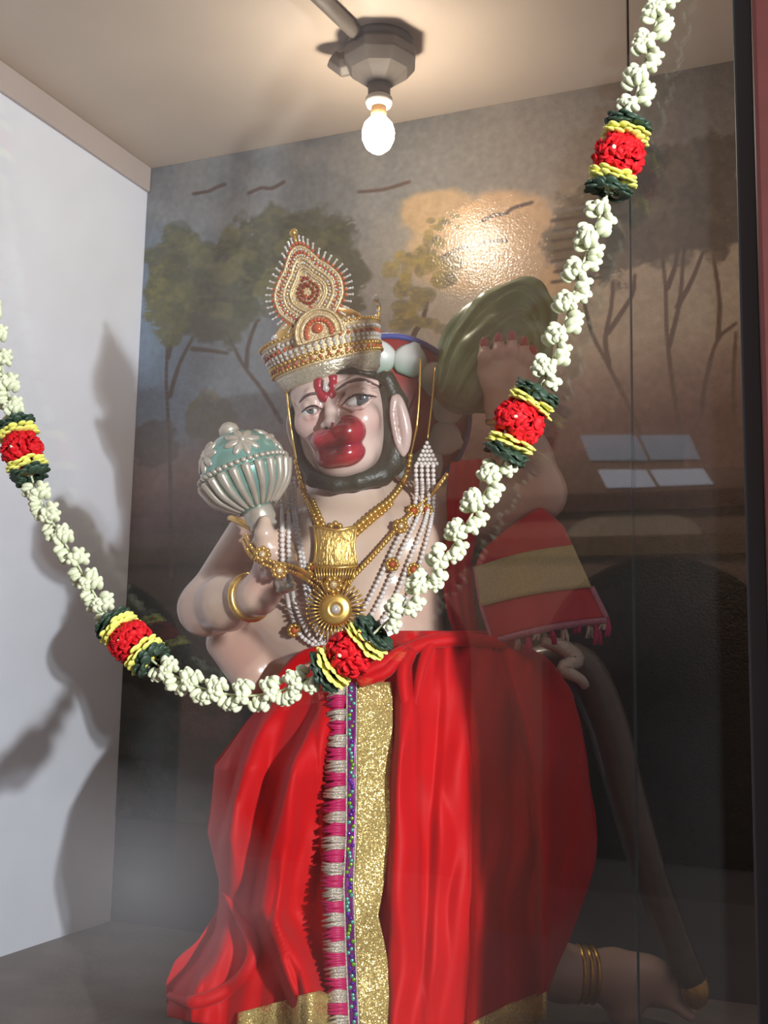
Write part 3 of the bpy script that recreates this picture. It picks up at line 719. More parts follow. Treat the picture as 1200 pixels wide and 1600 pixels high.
# eyes
for (ex, ey), w, c, gx in ((EYL, 0.020, 0.0795, -2), (EYR, 0.026, 0.080, 3)):
    tilt = math.radians(8); Rz = np.array([[math.cos(tilt), -math.sin(tilt), 0], [math.sin(tilt), math.cos(tilt), 0], [0, 0, 1]])
    e = MB().sphere(hl(ex, ey, c - 0.006), (w, 0.0115, 0.014), HROT @ Rz, 20, 14).build('eye', 'eye_white', ROOT)
    big = 0.0128 if ex > 520 else 0.0105
    MB().sphere(hl(ex + gx, ey - 1, c + 0.0005), (big * 1.1, big, 0.0085), HROT, 18, 12).build('iris', 'iris', e, ROOT)
    MB().sphere(hl(ex + gx, ey - 1, c + 0.0062), (0.0046, 0.0046, 0.0035), HROT, 12, 8).build('pupil', 'black_paint', e, ROOT)
def stroke_on(pts, rad, name, m, lift=0.0006, n=18, flat=0.5):
    pp = catmull(np.array([(x, y, 0) for x, y in pts], float), n); q = [on_body(x, y, lift) for x, y, _ in pp]
    r = np.array([rad * (0.35 + 0.65 * math.sin(math.pi * (0.08 + 0.84 * i / (n - 1)))) for i in range(n)])
    return MB().tube(q, r, 8).build(name, m, ROOT)
stroke_on([(468, 629), (478, 619), (490, 615), (504, 617)], 0.0030, 'eyebrow', 'brow_brown')
stroke_on([(526, 609), (545, 597), (566, 593), (591, 603)], 0.0032, 'eyebrow', 'brow_brown')
stroke_on([(469, 647), (480, 637), (492, 634), (505, 640)], 0.0018, 'eyelash_line', 'black_paint', 0.001)
stroke_on([(533, 634), (548, 620), (566, 616), (588, 620)], 0.0020, 'eyelash_line', 'black_paint', 0.001)
# forehead mark: two red bars and a clear drop
mk = MB()
for pts in ([(499, 592), (498, 606), (503, 618), (512, 622)], [(520, 588), (521, 604), (518, 616), (512, 622)]):
    pp = catmull(np.array([(x, y, 0) for x, y in pts], float), 12); mk.tube([on_body(x, y, -0.0040) for x, y, _ in pp], 0.0095, 12)
o = mk.build('forehead_mark', 'tilak_red', ROOT); o['label'] = 'red U-shaped mark on the forehead'
d0 = on_body(507, 592, 0.008); d1 = on_body(510, 611, 0.008)
MB().tube([d0, d0 * 0.5 + d1 * 0.5, d1 * 0.85 + d0 * 0.15, d1 + (d1 - d0) * 0.1], [0.0018, 0.0038, 0.0068, 0.0025], 10).build('forehead_jewel', 'gem_clear', ROOT)
# hair hood and beard
hr = Field()
hr.chain([hl(604, 592, 0.0), hl(618, 630, -0.005), hl(621, 680, -0.005), hl(612, 722, 0.005), hl(596, 742, 0.03), hl(560, 752, 0.055), hl(525, 757, 0.06), hl(490, 748, 0.045), hl(470, 720, 0.03), hl(461, 680, 0.03), hl(458, 640, 0.03), hl(466, 612, 0.045)],
         [0.016, 0.022, 0.025, 0.024, 0.020, 0.016, 0.016, 0.015, 0.010, 0.007, 0.006, 0.006], 0.012)
hr.ell(hp(0.01, -0.01, -0.045), (0.086, 0.118, 0.075), HROT, 0.02)
hr.chain([hl(466, 612, 0.05), hl(480, 596, 0.068), hl(510, 583, 0.083), hl(550, 579, 0.080), hl(580, 585, 0.058), hl(600, 598, 0.03)], [0.005] * 6, 0.006)
v, f = hr.mesh(0.003); o = MB().add(v, f).build('hair', 'hair', ROOT); o['label'] = 'dark hair framing the face and running under the chin'
# ears
for pts, rs in (([(620, 622), (628, 645), (634, 675), (632, 704)], [0.008, 0.0095, 0.0095, 0.007]), ([(455, 650), (456, 668), (462, 690), (468, 705)], [0.006, 0.008, 0.008, 0.005])):
    e = Field(); ps = catmull(np.array([hl(x, y, 0.018 if x > 500 else 0.02) for x, y in pts]), 14); e.chain(list(ps), list(np.interp(np.linspace(0, 1, 14), np.linspace(0, 1, 4), rs)), 0.006)
    if pts[0][0] > 500: e.chain(list(catmull(np.array([hl(615, 622, 0.024), hl(614, 650, 0.026), hl(621, 690, 0.024), hl(630, 710, 0.020)]), 14)), [0.005] * 14, 0.004)
    v, f = e.mesh(0.0025); MB().add(v, f).build('ear', 'skin', ROOT, color=np.array(lin(200, 174, 166)))
# finger nails of the raised hand
for (tx, ty) in TIPS + [(833, 550)]:
    p = L(tx, ty - 1, 0.0); o_ = surf_o(tx, ty - 1, default=0.07)
    MB().sphere(L(tx, ty - 2, o_ + 0.001), (0.0085, 0.004, 0.0115), None, 12, 8).build('fingernail', 'nail_red', ROOT)
# bangles belonging to the sculpted body
def bangle(c, ax, r, th, m, name, par=ROOT, flat=1.6):
    ax = nrm(ax); u = nrm(np.cross(ax, (0.3, 0.5, 0.8))); w = np.cross(ax, u)
    pts = [c + r * (math.cos(a) * u + math.sin(a) * w) for a in np.linspace(0, 2 * math.pi, 32, endpoint=False)]
    return MB().tube(pts, th, 8, closed=True).build(name, m, par)
bangle(W1 * 0.85 + E1 * 0.15, W1 - E1, 0.037, 0.007, 'gold', 'bangle'); bangle(W2 * 0.9 + E2 * 0.1, W2 - E2, 0.040, 0.007, 'gold', 'bangle')
for k in (0.28, 0.42, 0.56): bangle(A0 * (1 - k) + A1 * k, A1 - A0, 0.050 - 0.004 * k, 0.0045, 'gold', 'anklet')
# ornaments on the right forearm / armlet
bangle(L(400, 838, 0.0) , E1 - L(418, 812, 0.0), 0.058, 0.006, 'gold', 'armlet')
# tail curving down beside the leg
tp = catmull(np.array([L(820, 1050, -0.14), L(900, 1040, -0.12), L(945, 1120, -0.11), L(975, 1230, -0.10), L(1010, 1350, -0.10), L(1050, 1460, -0.10), L(1082, 1535, -0.10)]), 40)
MB().tube(tp, np.linspace(0.045, 0.026, 40), 14).build('tail', 'tail_brown', ROOT)
MB().sphere(L(1086, 1546, -0.10), (0.026, 0.024, 0.036), None, 14, 10).build('tail_tip', 'gold', ROOT)

# low stone plinth the figure kneels on
ztop = min(L(1090, 1604, -0.13)[2], L(560, 1604, 0.25)[2], L(262, 1604, 0.0)[2]) - 0.006
MB().lathe([(1.0, 0.0), (1.0, ztop - 0.012), (0.985, ztop), (0.0, ztop)], np.array([0.10, -0.02, 0.0]), (0, 0, 1), 56, ell=(0.60, 0.36), u=(1, 0, 0)).lathe([(1.0, ztop - 0.01), (1.0, 0.118), (0.97, 0.126), (0.0, 0.126)], np.array([-0.02, 0.0, 0.0]), (0, 0, 1), 56, ell=(0.27, 0.20), u=(1, 0, 0)).build('plinth', 'cement', ROOT)

# ------------------------------------------------------------------ halo disc behind the head
hc = L(607, 652, -0.075); hn = nrm(CAML - hc); hx = nrm(np.array([1.0, 0, 0]) - hn * hn[0]); hz = np.cross(hn, hx); hz = hz if hz[2] > 0 else -hz
HRD = 0.158
hd = MB().lathe([(0.0, 0.0), (HRD, 0.0), (HRD + 0.003, -0.006), (HRD, -0.014), (0.0, -0.014)], hc, hn, 56).build('halo', 'halo_red', ROOT); hd['label'] = 'red disc behind the head with white petals and blue rim'
bangle(hc + hn * 0.001, hn, HRD, 0.007, 'halo_blue', 'halo_rim', hd) if False else None
MB().tube([hc + HRD * (math.cos(a) * hx + math.sin(a) * hz) for a in np.linspace(0, 2 * math.pi, 56, endpoint=False)], 0.006, 8, closed=True).build('halo_rim', 'halo_blue', hd, ROOT)
for i in range(12):
    a = 2 * math.pi * (i + 0.35) / 12; rd = math.cos(a) * hx + math.sin(a) * hz; tg = -math.sin(a) * hx + math.cos(a) * hz
    rows = []
    for s in np.linspace(0, 1, 12):
        wdt = 0.034 * math.sin(math.pi * min(0.12 + 0.88 * s, 0.97)) ** 0.7 * (1 if s < 0.9 else 0.9)
        rows.append([hc + rd * (0.088 + 0.066 * s) + tg * wdt * t + hn * (0.004 + 0.010 * (1 - t * t) * math.sin(math.pi * (0.1 + 0.8 * s))) for t in np.linspace(-1, 1, 9)])
    def hcol(v, hc=hc):
        r = np.linalg.norm(v - hc, axis=1); m = np.clip((0.122 - r) / 0.03, 0, 1)[:, None]
        return np.array(lin(214, 214, 208)) * (1 - m) + np.array(lin(142, 170, 152)) * m
    MB().grid(rows).build('halo_petal', 'halo_white', hd, ROOT, color=hcol, solid=0.003)

# ------------------------------------------------------------------ dhoti (long red skirt)
ROWS = [(985, 575, 770, 0.118, 0.10), (1003, 520, 810, 0.135, 0.13), (1030, 462, 858, 0.150, 0.15), (1080, 428, 893, 0.170, 0.18), (1130, 385, 906, 0.185, 0.20), (1200, 336, 917, 0.200, 0.21),
        (1260, 331, 922, 0.208, 0.22), (1310, 324, 930, 0.213, 0.22), (1360, 335, 933, 0.216, 0.22), (1400, 344, 930, 0.220, 0.22), (1450, 338, 918, 0.224, 0.22), (1500, 310, 903, 0.228, 0.22),
        (1540, 274, 890, 0.232, 0.21), (1580, 260, 874, 0.236, 0.20), (1640, 262, 852, 0.240, 0.19)]
RY = np.array([r[0] for r in ROWS], float)
def rowv(y, k): return np.interp(y, RY, [r[k] for r in ROWS])
# folds: (list of (y, x)), width in px, height in m, skew
FOLDS = [([(1060, 630), (1200, 624), (1400, 612), (1600, 612)], 46, 0.056, 1), ([(1000, 790), (1200, 838), (1350, 852), (1600, 850)], 40, 0.046, 1), ([(1030, 705), (1200, 692), (1400, 684), (1600, 676)], 46, 0.022, 1),
         ([(1100, 420), (1150, 396), (1330, 347), (1484, 330), (1560, 300)], 28, 0.050, 1), ([(1110, 500), (1197, 458), (1330, 424), (1425, 408), (1500, 440), (1580, 470)], 44, 0.080, 1), ([(1120, 500), (1300, 505), (1500, 520), (1600, 522)], 20, 0.014, 1),
         ([(1380, 440), (1440, 430), (1520, 470), (1600, 490)], 24, 0.026, 1), ([(1080, 740), (1250, 752), (1500, 745), (1600, 740)], 40, 0.030, 1), ([(1460, 300), (1520, 272), (1600, 266)], 24, 0.03, 1)]
def dhoti_o(px, py):
    xl, xr = rowv(py, 1), rowv(py, 2); c = (xl + xr) / 2; w = (xr - xl) / 2; u = np.clip((px - c) / w, -0.999, 0.999)
    o = rowv(py, 3) * math.sqrt(1 - u * u) ** 0.9
    edge = min(1.0, (1 - abs(u)) / 0.12)
    for pl, wd, hg, sk in FOLDS:
        yy = [p[0] for p in pl]; xx = [p[1] for p in pl]; fx = np.interp(py, yy, xx); a = min(1, max(0, (py - yy[0] + 60) / 160))
        d = px - fx; prof = 0
        if -wd * 0.36 < d < wd * 1.6: prof = (1 - d / (wd * 1.6)) if d > 0 else (1 + d / (wd * 0.36))
        s = prof * prof * (3 - 2 * prof); o += hg * a * s * edge
    g = math.exp(-((py - 1010) / 60.0) ** 2) * edge
    o += g * (0.007 * math.sin(px / 5.5 + py / 40.0) + 0.005 * math.sin(px / 10.0 - py / 60.0))
    m = min(1, max(0, (py - 1020) / 150)) * edge
    wx = px + 9 * math.sin(py / 75.0 + px / 60.0) + 5 * math.sin(py / 31.0)
    o += m * (0.0050 * abs(math.sin(wx / 15.0 + 0.6)) + 0.0035 * math.sin(wx / 7.3 + py / 140.0) + 0.004 * math.sin(py / 37.0 + px / 23.0))
    o += 0.006 * edge * math.sin(px / 19.0 + 2 * math.sin(py / 90.0)) * min(1, max(0, (py - 1000) / 120))
    return o
def dhoti():
    ys = np.r_[np.linspace(985, 1060, 10), np.linspace(1070, 1640, 76)]
    nu = 240; rows = []
    hem = lambda px: np.interp(px, [250, 300, 370, 500, 560, 640, 700, 770, 870, 930], [1586, 1598, 1606, 1572, 1600, 1640, 1640, 1604, 1550, 1540])
    hem_edge = []
    for y in ys:
        xl, xr = rowv(y, 1), rowv(y, 2); row = []
        for j in range(nu):
            u = -math.cos(math.pi * j / (nu - 1)); px = (xl + xr) / 2 + (xr - xl) / 2 * u
            h = hem(px); y2 = 985 + (y - 985) * (h - 985) / (1640 - 985) if y > 985 else y
            t = max(0, (y - 1100) / 540.0); yy = y * (1 - t) + y2 * t if y > 1100 else y
            if y > 1100: yy = min(yy, 1100 + (y - 1100) * (h - 1100) / 540.0)
            row.append(L(px, yy, dhoti_o(px, yy)))
        a = row[-1]; b = row[0]
        for j in range(1, 40):
            th = math.pi * j / 40; c = (a + b) / 2; hw = (a - b) / 2
            row.append(c + hw * math.cos(th) + np.array([0, rowv(y, 4) * math.sin(th), 0]))
        rows.append(row); hem_edge = row[:nu]
    o = MB().grid(rows, closed=True).build('dhoti', 'red_satin', ROOT, solid=0.003, sub=1); o['label'] = 'long red satin skirt falling in deep folds'
    # gold border along the hem
    e = np.array(hem_edge); mb = MB(); 
    g = []
    ex = proj(np.array([toW(p) for p in e]))[0]
    for lo_, hi_ in ((372, 520), (700, 900)):
        ee = e[(ex > lo_) & (ex < hi_)]
        g = [[p + np.array([0, -0.006 - 0.006 * math.sin(math.pi * k / 4), 0.024 - 0.0135 * k]) for p in ee] for k in range(5)]
        h = MB().grid(np.array(g)).build('gold_hem', 'gold_tissue', o, ROOT, solid=0.003); h['label'] = 'glittering gold hem border'
    ps = np.array([(350, 1395), (378, 1440), (396, 1480), (384, 1520), (345, 1552), (300, 1566), (266, 1556)], float); ps = catmull(np.c_[ps, np.zeros(len(ps))], 50)
    MB().tube([L(x, y, dhoti_o(x, y) + 0.004) for x, y, _ in ps], np.r_[np.linspace(0.004, 0.012, 15), np.full(25, 0.012), np.linspace(0.012, 0.007, 10)], 12).build('rolled_edge', 'red_satin', o, ROOT)
    # waist roll and gathered knot
    for pts, r0_, r1_ in ((((560, 1066, 0.19), (600, 1052, 0.192), (622, 1030, 0.182), (660, 1008, 0.160), (720, 1000, 0.138), (790, 1006, 0.10)), 0.010, 0.012),
                          (((565, 1052, 0.19), (600, 1036, 0.185), (630, 1016, 0.172), (680, 998, 0.148), (730, 992, 0.132)), 0.011, 0.008),
                          (((640, 1018, 0.17), (630, 1050, 0.190), (632, 1090, 0.206), (642, 1140, 0.222), (640, 1190, 0.232)), 0.013, 0.005),
                          (((672, 1006, 0.155), (660, 1040, 0.182), (650, 1090, 0.205), (640, 1150, 0.226)), 0.011, 0.004)):
        ps = catmull(np.array([L(*q) for q in pts]), 30); MB().tube(ps, np.linspace(r0_, r1_, 30), 12).build('waist_fold', 'red_satin', o, ROOT)
    ps = catmull(np.array([L(x, y, oo) for x, y, oo in ((430, 1075, 0.10), (470, 1030, 0.13), (510, 1018, 0.15), (560, 1012, 0.155))]), 20)
    MB().tube(ps, 0.012, 10).build('waist_fold', 'red_satin', o, ROOT)
    return o
DH = dhoti()

# ------------------------------------------------------------------ gold front panel with trim and fringe
def panel():
    ys = np.linspace(1066, 1640, 72)
    ob = np.array([max(dhoti_o(x, min(y, 1600)) for x in (515, 535, 560, 585, 605)) for y in ys])
    ob = np.convolve(np.pad(ob, 6, 'edge'), np.ones(13) / 13, 'valid') + 0.012
    gl = lambda y: np.interp(y, [1066, 1300, 1380, 1480, 1640], [557, 556, 552, 555, 562]); gr = lambda y: np.interp(y, [1066, 1200, 1330, 1380, 1430, 1470, 1530, 1640], [613, 614, 613, 600, 591, 600, 611, 618])
    def strip(xa, xb, nx, lift, wav=0.004, ph=0.0):
        return np.array([[L(x, y, ob[i] + lift + wav * math.sin(y / 23.0 + ph + 2.0 * t) * t) for t, x in zip(np.linspace(0, 1, nx), np.linspace(xa(y), xb(y), nx))] for i, y in enumerate(ys)])
    o = MB().grid(strip(gl, gr, 14, 0.0, 0.006)).build('front_panel', 'gold_tissue', DH, ROOT, solid=0.0025); o['label'] = 'glittering gold cloth panel down the front'
    MB().grid(strip(lambda y: gl(y) - 15, lambda y: gl(y) + 1, 5, 0.004, 0.001)).build('sequin_trim', 'purple_trim', DH, ROOT, solid=0.003)
    for dx in (-15, 0):
        MB().tube([L(gl(y) + dx, y, ob[i] + 0.006) for i, y in enumerate(ys)], 0.0016, 6).build('trim_cord', 'silver_thread', DH, ROOT)
    sq = MB()
    for i in range(90):
        y = 1075 + i * 6; k = min(len(ys) - 1, int((y - 1066) / (574 / 71))); c = L(gl(y) - 7 + random.uniform(-4, 4), y, ob[k] + 0.0075)
        sq.sphere(c, (0.0032, 0.0012, 0.0032), None, 8, 4, mi=random.choice((0, 0, 1, 2)))
    sq.build('sequins', ['sequin_teal', 'sequin_violet', 'sequin_green'], DH, ROOT)
    # fringe tassels alternate magenta and silver
    fl = lambda y: np.interp(y, [1070, 1200, 1350, 1450, 1640], [512, 510, 502, 506, 512])
    n = 27
    for i in range(n):
        y = 1078 + i * 20.0; k = min(len(ys) - 1, int((y - 1066) / (574 / 71))); m = 'silver_thread' if i % 2 == 0 else 'magenta'; mb = MB()
        for q in range(7):
            yy = y + (q - 3) * 2.9; a = L(gl(yy) - 15, yy, ob[k] + 0.004); b = L((gl(yy) - 15 + fl(yy)) / 2, yy + random.uniform(-2, 3), ob[k] + 0.010); c = L(fl(yy) + random.uniform(-3, 4), yy + random.uniform(-2, 7), ob[k] + 0.002)
            mb.tube([a, b, c], [0.0024, 0.0032, 0.0018], 6)
        mb.build('fringe_tassel', m, DH, ROOT)
panel()

# ------------------------------------------------------------------ shoulder sash and hanging shawl
def sash():
    le = catmull(np.array([(705, 722, 0), (698, 770, 0), (700, 820, 0), (690, 880, 0), (700, 960, 0), (715, 1005, 0)], float), 30); re = catmull(np.array([(752, 716, 0), (748, 770, 0), (745, 820, 0), (738, 880, 0), (742, 950, 0), (752, 1005, 0)], float), 30)
    rows = []
    for a, b in zip(le, re):
        r = []
        for t in np.linspace(0, 1, 12):
            x, y = a[:2] * (1 - t) + b[:2] * t; o = surf_o(x, y, default=None); o = 0.05 if o is None else max(o, 0.03)
            r.append((x, y, o))
        rows.append(r)
    O = np.array(rows); od = O[:, :, 2]
    for _ in range(6): od = (od + np.roll(od, 1, 0) + np.roll(od, -1, 0) + np.roll(od, 1, 1) + np.roll(od, -1, 1)) / 5; od = np.maximum(od, O[:, :, 2] - 0.004)
    pts = [[L(O[i, j, 0], O[i, j, 1], od[i, j] + 0.014 + 0.004 * math.sin(j * 1.7)) for j in range(12)] for i in range(30)]
    s = MB().grid(pts).build('shoulder_sash', 'red_shawl', ROOT, solid=0.003); s['label'] = 'red cloth over the raised arm shoulder'
sash()
def shawl():
    key = [((752, 862), (846, 792), 0.05, 0.02), ((748, 872), (880, 822), 0.075, 0.045), ((742, 886), (894, 852), 0.085, 0.06), ((752, 948), (924, 918), 0.105, 0.08), ((768, 1000), (948, 966), 0.12, 0.09)]
    def pt(v, u):
        i = min(int(v), 3); t = v - i; a = np.array(key[i][0]) * (1 - t) + np.array(key[i + 1][0]) * t; b = np.array(key[i][1]) * (1 - t) + np.array(key[i + 1][1]) * t
        oa = key[i][2] * (1 - t) + key[i + 1][2] * t; ob = key[i][3] * (1 - t) + key[i + 1][3] * t; p = a * (1 - u) + b * u
        return L(p[0], p[1] - 5 * math.sin(math.pi * u), oa * (1 - u) + ob * u + 0.008 * math.sin(u * 9 + v))
    U = np.linspace(0, 1, 26)
    sh = MB().grid([[pt(v, u) for u in U] for v in np.linspace(0, 4, 40)]).build('shawl', 'red_shawl', ROOT, solid=0.003); sh['label'] = 'red shawl end hanging from the raised arm'
    off = np.array([0, -0.004, 0])
    g = MB().grid([[pt(v, u) + off for u in U] for v in np.linspace(2, 3, 12)]).build('gold_band', 'gold_shawl', sh, ROOT, solid=0.002); g['label'] = 'wide dull gold band'
    MB().tube([pt(v, 0) for v in np.linspace(2, 4, 16)], 0.0035, 6).build('edge_trim', 'trim_pink', sh, ROOT)
    MB().tube([pt(v, 1) for v in np.linspace(3, 4, 10)], 0.0055, 6).build('edge_trim', 'trim_pink', sh, ROOT)
    MB().tube([pt(4, u) + np.array([0, -0.002, -0.004]) for u in U], 0.0065, 8).build('edge_trim', 'trim_pink', sh, ROOT)
    for i, u in enumerate((0.03, 0.22, 0.30, 0.38, 0.5, 0.62, 0.74, 0.84, 0.90, 0.96, 1.0)):
        a = pt(4, u); mb = MB(); ln = 0.020 + 0.012 * (i % 3)
        for q in range(6):
            d = np.array([random.uniform(-0.008, 0.012), random.uniform(-0.006, 0.006), -ln]); mb.tube([a, a + d * 0.5 + np.array([0.003, 0, 0]), a + d], [0.004, 0.0035, 0.002], 6)
        mb.build('tassel', 'silver_thread' if i % 2 else 'magenta', sh, ROOT)
    # knotted loose end
    mb = MB(); ps = catmull(np.array([L(848, 1000, 0.10), L(880, 1012, 0.10), L(900, 1030, 0.10), L(880, 1045, 0.11), L(905, 1060, 0.11), L(915, 1072, 0.10)]), 24)
    mb.tube(ps, np.r_[np.linspace(0.012, 0.016, 12), np.linspace(0.014, 0.008, 12)], 10); mb.build('knotted_end', 'silver_thread', sh, ROOT)
shawl()

# ================================================================== GREEN ROCK ON THE RAISED HAND
def rock():
    base = L(775, 635, 0.0)
    t = thing('rock_mound', 'green layered rock mound held up on the raised hand', 'rock', base, True)
    f = Field(); gro = []
    f.chain([L(x, y, -0.022) for x, y in ((722, 600), (738, 545), (772, 492), (822, 468), (842, 490), (838, 560))], [0.052, 0.050, 0.048, 0.044, 0.036, 0.03], 0.004)
    f.chain([L(x, y, 0.010) for x, y in ((718, 606), (742, 556), (778, 518), (812, 505), (830, 540))], [0.042, 0.040, 0.036, 0.032, 0.028], 0.004)
    f.chain([L(x, y, 0.024) for x, y in ((722, 612), (748, 576), (782, 548), (805, 545))], [0.036, 0.036, 0.032, 0.03], 0.004)
    f.ell(L(772, 552, -0.055), (0.108, 0.05, 0.125), np.array([[math.cos(0.55), 0, math.sin(0.55)], [0, 1, 0], [-math.sin(0.55), 0, math.cos(0.55)]]), k=0.006); f.ell(L(728, 596, -0.02), (0.06, 0.05, 0.062), k=0.02)
    for arc in (((688, 606), (706, 545), (748, 484), (806, 446), (846, 470), (858, 520)), ((700, 622), (722, 566), (758, 518), (804, 486), (838, 508), (846, 548)), ((716, 628), (738, 588), (768, 550), (806, 522), (828, 540))):
        for x, y, _ in catmull(np.array([(p[0], p[1], 0) for p in arc], float), 46):
            os_ = np.arange(0.14, -0.14, -0.002); d = f.at(np.array([L(x, y, o) for o in os_])); 
            if (d < 0).any(): gro.append(L(x, y, os_[np.argmax(d < 0)] + 0.001))
            elif len(gro): gro.append(None)
    for p, q in zip(gro[:-1], gro[1:]):
        if p is not None and q is not None and np.linalg.norm(p - q) < 0.03: f.cap(p, q, 0.0052, 0.0052, 0.006, True)
    v, q = f.mesh(0.003)
    def col(v):
        n = fbm(v[:, 0] * 100 + 50, v[:, 2] * 100 + 50, 0.22, 5); z = (v[:, 2] - v[:, 2].min()) / np.ptp(v[:, 2])
        a = np.array(lin(84, 122, 56)); b = np.array(lin(116, 152, 84)); c = np.array(lin(112, 110, 80)); m = np.clip((n - 0.35) * 2.5, 0, 1)[:, None]
        r = a * (1 - m) + b * m; k = np.clip((0.28 - z) * 4, 0, 1)[:, None] * 0.6; return r * (1 - k) + c * k
    MB().add(v, q).build('mound', 'rock_green', t, color=col)
rock()

# ================================================================== MACE
def mace():
    t = thing('mace', 'teal and silver bulb-headed mace held upright in the folded hand', 'mace', on_mace(-0.2), True)
    R = 0.0745; u = nrm(np.cross(MA, (0, 1.0, 0)))
    MB().lathe([(R * 1.0, -0.006), (R * 0.99, 0.006), (R * 0.94, 0.022), (R * 0.82, 0.041), (R * 0.62, 0.056), (R * 0.36, 0.066), (0.012, 0.070), (0.0, 0.070)], MC, MA, 40).build('mace_head', 'mace_teal', t)
    h = MB().lathe([(0.022, -0.070), (0.03, -0.066), (R * 0.62, -0.054), (R * 0.86, -0.036), (R * 0.99, -0.012), (R * 1.01, -0.004), (R * 0.9, -0.004)], MC, MA, 64)
    h = h.build('cup', 'mace_teal', t); rb = MB(); w_ = np.cross(MA, u)
    for k in range(22):
        a = 2 * math.pi * k / 22; rd = math.cos(a) * u + math.sin(a) * w_
        rb.tube(catmull(np.array([MC + rd * (r_ + 0.001) + MA * z_ for r_, z_ in ((0.03, -0.066), (R * 0.62, -0.054), (R * 0.86, -0.036), (R * 0.99, -0.012), (R * 1.01, -0.004))]), 14), np.linspace(0.0036, 0.0082, 14), 8)
    rb.build('ribs', 'mace_silver', h, t)
    rb = MB()
    for k in range(44):
        a = 2 * math.pi * k / 44; w = np.cross(MA, u); c = MC + R * 1.02 * (math.cos(a) * u + math.sin(a) * w) + MA * 0.003
        rb.sphere(c, (0.0055, 0.0055, 0.0045), None, 8, 6)
    rb.build('bead_band', 'mace_silver', t)
    for k in range(5):                                          # embossed blossoms on the dome
        a0 = 2 * math.pi * k / 5 + 0.62; w = np.cross(MA, u); rd = math.cos(a0) * u + math.sin(a0) * w; nn = nrm(rd * 0.84 + MA * 0.54); c = MC + rd * R * 0.835 + MA * 0.039
        tx = nrm(np.cross(MA, nn)); ty = np.cross(nn, tx); mb = MB()
        for q in range(8):
            b = 2 * math.pi * q / 8; d = math.cos(b) * tx + math.sin(b) * ty; e = np.cross(nn, d); dd = nrm(d - nn * 0.22); mb.sphere(c + d * 0.0160 - nn * 0.0035, (0.0165, 0.0072, 0.0055), np.stack([dd, e, np.cross(dd, e)], 1), 10, 8)
        mb.sphere(c, 0.007, None, 10, 8); mb.build('blossom', 'mace_silver', t)
    MB().lathe([(0.013, 0.066), (0.018, 0.073), (0.016, 0.082), (0.007, 0.089), (0.0, 0.091)], MC, MA, 20).build('finial', 'mace_silver', t)
    MB().lathe([(0.024, -0.066), (0.026, -0.072), (0.026, -0.088), (0.022, -0.094), (0.024, -0.1), (0.018, -0.104)], MC, MA, 24).build('collar', 'mace_silver', t)
    MB().lathe([(0.0165, -0.10), (0.0165, -0.205), (0.019, -0.21), (0.012, -0.218)], MC, MA, 20).build('handle', 'mace_silver', t)
mace()

